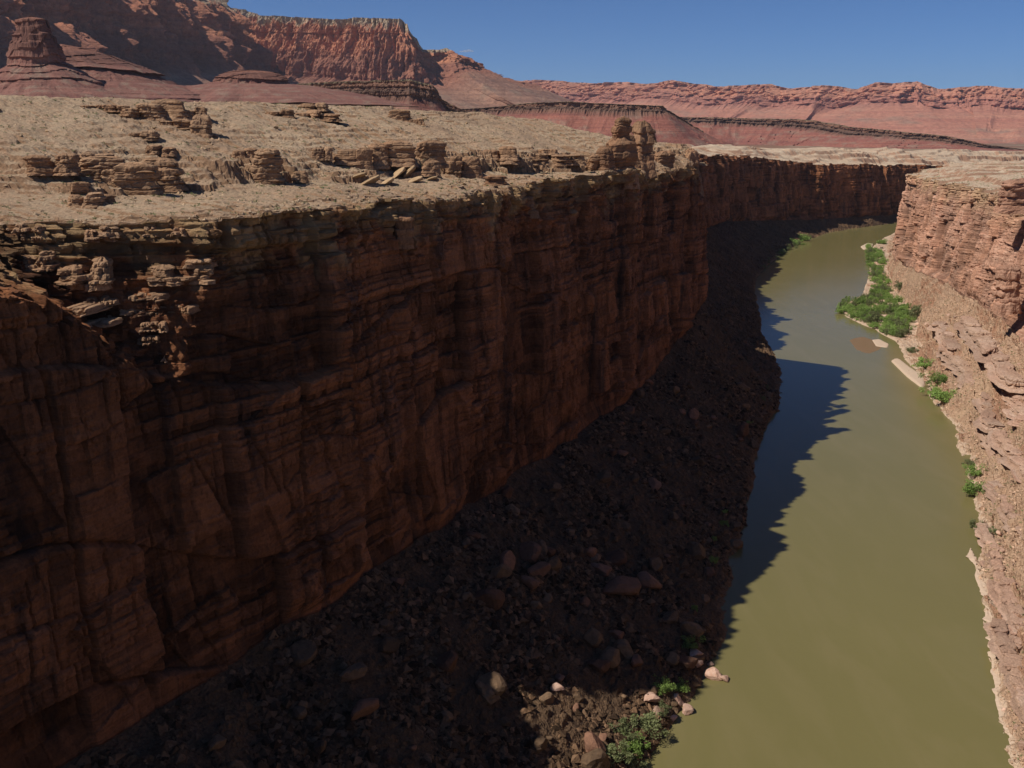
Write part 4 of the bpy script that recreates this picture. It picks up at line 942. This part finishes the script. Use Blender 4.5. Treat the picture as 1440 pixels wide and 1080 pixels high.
# sparse scrub dots on right slope and plateau
def scrub(n, G, r0, r1, lab, seed, smin, smax, filt=None):
    r = np.random.default_rng(seed); i = r.integers(r0, r1, n*3); j = r.integers(0, G.shape[1], n*3); pts = G[i, j]; pr = project(pts)
    ok = (pr[:, 0] > -20) & (pr[:, 0] < 1460) & (pr[:, 1] < 1100) & (pts[:, 2] > 1.5)
    if filt is not None: ok &= filt(pts, pr)
    pts = pts[ok][:n]; n = len(pts); m = 14
    c = r.normal(size=(n, m, 3))*np.array([.4, .4, .25]); c[..., 2] = np.abs(c[..., 2]); sz = r.uniform(smin, smax, (n, 1, 1)); c = c*sz + pts[:, None]
    a = r.normal(size=(n, m, 3))*.22*sz; b_ = r.normal(size=(n, m, 3))*.22*sz
    V = np.stack([c-a, c+b_, c+a], 2).reshape(-1, 3); Q = np.arange(len(V)).reshape(-1, 3)
    o = obj_np('scrub', V, Q, M_LEAF2); tag(o, lab, kind='stuff')
scrub(1800, G3, b3, len(G3), 'sparse grey green scrub dotted over the right slope', 8, .4, .9)
scrub(2600, G1, 20, a1-3, 'sparse desert scrub dotted over the plateau', 9, .25, .7)
scrub(2500, G3, 30, a3-1, 'desert scrub dotted over the right plateau', 10, .5, 1.1)

# ------------------------------------------------------------------ sandbars
def sandbar(poly_px, h, mat, lab, seed=0, name='sandbar'):
    P = np.array([at_z(x, y, 0)[:2] for x, y in poly_px]); P = np.concatenate([P, P[:1]])
    L = np.r_[0, np.cumsum(np.hypot(*np.diff(P, axis=0).T))]; t = np.linspace(0, L[-1], 121)[:-1]
    B = np.stack([np.interp(t, L, P[:, 0]), np.interp(t, L, P[:, 1])], 1)
    k = 7; B = np.stack([np.convolve(np.r_[B[-3:, i], B[:, i], B[:3, i]], np.ones(k)/k, 'valid') for i in range(2)], 1)
    c = B.mean(0); rows = []
    for q, z in [(1.05, -.4), (1.0, -.02), (.97, h*.5), (.9, h*.9), (.7, h), (.4, h*1.05), (.02, h*1.08)]:
        X = c+(B-c)*(q+.03*fbm(t/3, t*0+q, 2, seed)[:, None]); rows.append(np.concatenate([X, np.full((120, 1), z)+.04*h*fbm(X[:, :1], X[:, 1:], 2, seed)], 1))
    G = np.array(rows); G = np.concatenate([G, G[:, :1]], 1)
    o = obj_np(name, G.reshape(-1, 3), grid_faces(len(rows), 121), mat, True); return tag(o, lab, kind='structure')
sandbar([(1252, 507), (1262, 504), (1280, 518), (1298, 530), (1302, 543), (1296, 546), (1275, 530)], 1.0, M_SAND, 'pale mud bar along the right bank')
sandbar([(1226, 478), (1236, 477), (1250, 484), (1248, 489), (1232, 487)], .35, M_SAND, 'small sandbar island near the right bank')
sandbar([(1210, 347), (1220, 342), (1228, 343), (1226, 350), (1214, 351)], .8, M_SAND, 'tiny pale bar at the upstream end of the thicket')
sandbar([(1194, 478), (1212, 473), (1234, 480), (1240, 490), (1222, 498), (1204, 492)], .05, M_WET, 'reddish shoal barely under the water surface')
# pale mud lip along the near right shore
lip = [(1358, 768), (1366, 765), (1376, 785), (1386, 822), (1396, 880), (1402, 950), (1418, 1000), (1432, 1060), (1450, 1150), (1438, 1150), (1424, 1062), (1408, 1010), (1392, 962), (1388, 905), (1378, 850), (1368, 795)]

def ribbon(path_px, wmax, h, mat, lab, seed):
    P = np.array([at_z(x, y, 0)[:2] for x, y in path_px]); L = np.r_[0, np.cumsum(np.hypot(*np.diff(P, axis=0).T))]; t = np.arange(0, L[-1], .35)
    B = np.stack([np.interp(t, L, P[:, 0]), np.interp(t, L, P[:, 1])], 1); Tt = np.gradient(B, axis=0); Tt = np.stack([np.convolve(np.pad(Tt[:, i], 8, 'edge'), np.ones(17)/17, 'valid') for i in range(2)], 1); Tt /= np.hypot(*Tt.T)[:, None]; Nn = np.stack([-Tt[:, 1], Tt[:, 0]], 1)
    wv = wmax*(.1+1.1*fbm(t/5, t*0, 4, seed)**2+.6*vn(t/9, t*0, seed))*np.minimum(1, np.minimum(t, L[-1]-t)/6) ; rows = []
    for q, z in [(-1, -.5), (-.9, 0), (-.8, h*.7), (-.4, h), (.2, h*.9), (1.2, h*.8), (2.2, h*.4)]:
        off = (wv*q + (.8*fbm(t/1.3, t*0+.3*q, 5, seed+3, .7) if q < 0 else 0)); rows.append(np.concatenate([B+Nn*off[:, None], (z+.25*fbm(t/1.2, t*0+q*3, 3, seed+5))[:, None]], 1))
    G = np.array(rows); o = obj_np('shore_lip', G.reshape(-1, 3), grid_faces(len(rows), len(t)), mat, False); return tag(o, lab, kind='structure')
ribbon([(1450, 1120), (1436, 1062), (1420, 1022), (1408, 985), (1400, 930), (1394, 880), (1386, 835), (1374, 800), (1364, 772)], 1.1, .6, M_SAND, 'pale crusted mud lip along the near right shore', 5)


# ------------------------------------------------------------------ small cloud
import bmesh
def cloud():
    m = bpy.data.materials.new('cloud_vapour'); m.use_nodes = True; nt = m.node_tree; nt.nodes.clear()
    out = nt.nodes.new('ShaderNodeOutputMaterial'); v = nt.nodes.new('ShaderNodeVolumePrincipled'); v.inputs['Density'].default_value = .009; v.inputs['Color'].default_value = (.95, .95, .97, 1)
    nt.links.new(v.outputs[0], out.inputs[1])
    c = at_d(655, 72, 14500); bm = bmesh.new()
    from mathutils import Matrix
    for dx, dz, rx, rz_ in [(0, 0, 60, 16), (45, 6, 42, 18), (-50, -4, 45, 10), (85, 0, 32, 9)]:
        bmesh.ops.create_icosphere(bm, subdivisions=3, radius=1, matrix=Matrix.Translation((dx, 0, dz)) @ Matrix.Diagonal((rx, 60, rz_, 1)))
    me = bpy.data.meshes.new('cloud'); bm.to_mesh(me); bm.free(); me.materials.append(m)
    o = bpy.data.objects.new('cloud', me); C.objects.link(o); o.location = c; tag(o, 'tiny white wisp of cloud above the mesa end', 'cloud')
cloud()

# ------------------------------------------------------------------ haze
def haze():
    m = bpy.data.materials.new('thin_haze'); m.use_nodes = True; nt = m.node_tree; nt.nodes.clear()
    out = nt.nodes.new('ShaderNodeOutputMaterial'); v = nt.nodes.new('ShaderNodeVolumePrincipled'); v.inputs['Density'].default_value = .000018; v.inputs['Color'].default_value = (.74, .8, .95, 1); v.inputs['Anisotropy'].default_value = .2
    nt.links.new(v.outputs[0], out.inputs[1])
    x0, x1, y0, y1, z0, z1 = -17000, 21000, -5000, 27000, -20, 1500
    V = [(x, y, z) for z in (z0, z1) for x, y in ((x0, y0), (x1, y0), (x1, y1), (x0, y1))]
    o = obj_np('haze', V, [(0, 3, 2, 1), (4, 5, 6, 7), (0, 1, 5, 4), (1, 2, 6, 5), (2, 3, 7, 6), (3, 0, 4, 7)], m)
    tag(o, 'thin blue air haze over the far cliffs', kind='stuff')
haze()
# ------------------------------------------------------------------ light
AZ = np.array([-.93, -.36]); EL = radians(49.3)
w = bpy.data.worlds.new('World'); bpy.context.scene.world = w; w.use_nodes = True; nt = w.node_tree
bg = nt.nodes['Background']; sky = nt.nodes.new('ShaderNodeTexSky'); sky.sky_type = 'NISHITA'; sky.sun_disc = False
sky.sun_elevation = EL; sky.sun_rotation = atan2(AZ[0], AZ[1]); sky.altitude = 3000; sky.air_density = .8; sky.dust_density = 0.0; sky.ozone_density = 10
tm = nt.nodes.new('ShaderNodeMix'); tm.data_type = 'RGBA'; tm.blend_type = 'MULTIPLY'; tm.inputs[0].default_value = 1; tm.inputs[7].default_value = (.84, 1.0, 1.1, 1)
nt.links.new(sky.outputs[0], tm.inputs[6]); nt.links.new(tm.outputs[2], bg.inputs[0]); bg.inputs[1].default_value = .072
sd = bpy.data.lights.new('sun', 'SUN'); sd.energy = 4.5; sd.angle = radians(.53); sd.color = (1, .95, .88)
so = bpy.data.objects.new('sun', sd); C.objects.link(so)
from mathutils import Vector
a = AZ/np.hypot(*AZ); dv = Vector((a[0]*cos(EL), a[1]*cos(EL), sin(EL))); so.rotation_euler = dv.to_track_quat('Z', 'Y').to_euler()
vs = bpy.context.scene.view_settings; vs.view_transform = 'Standard'; vs.look = 'None'; vs.exposure = 0; vs.gamma = 1
bpy.context.scene.cycles.max_bounces = 6
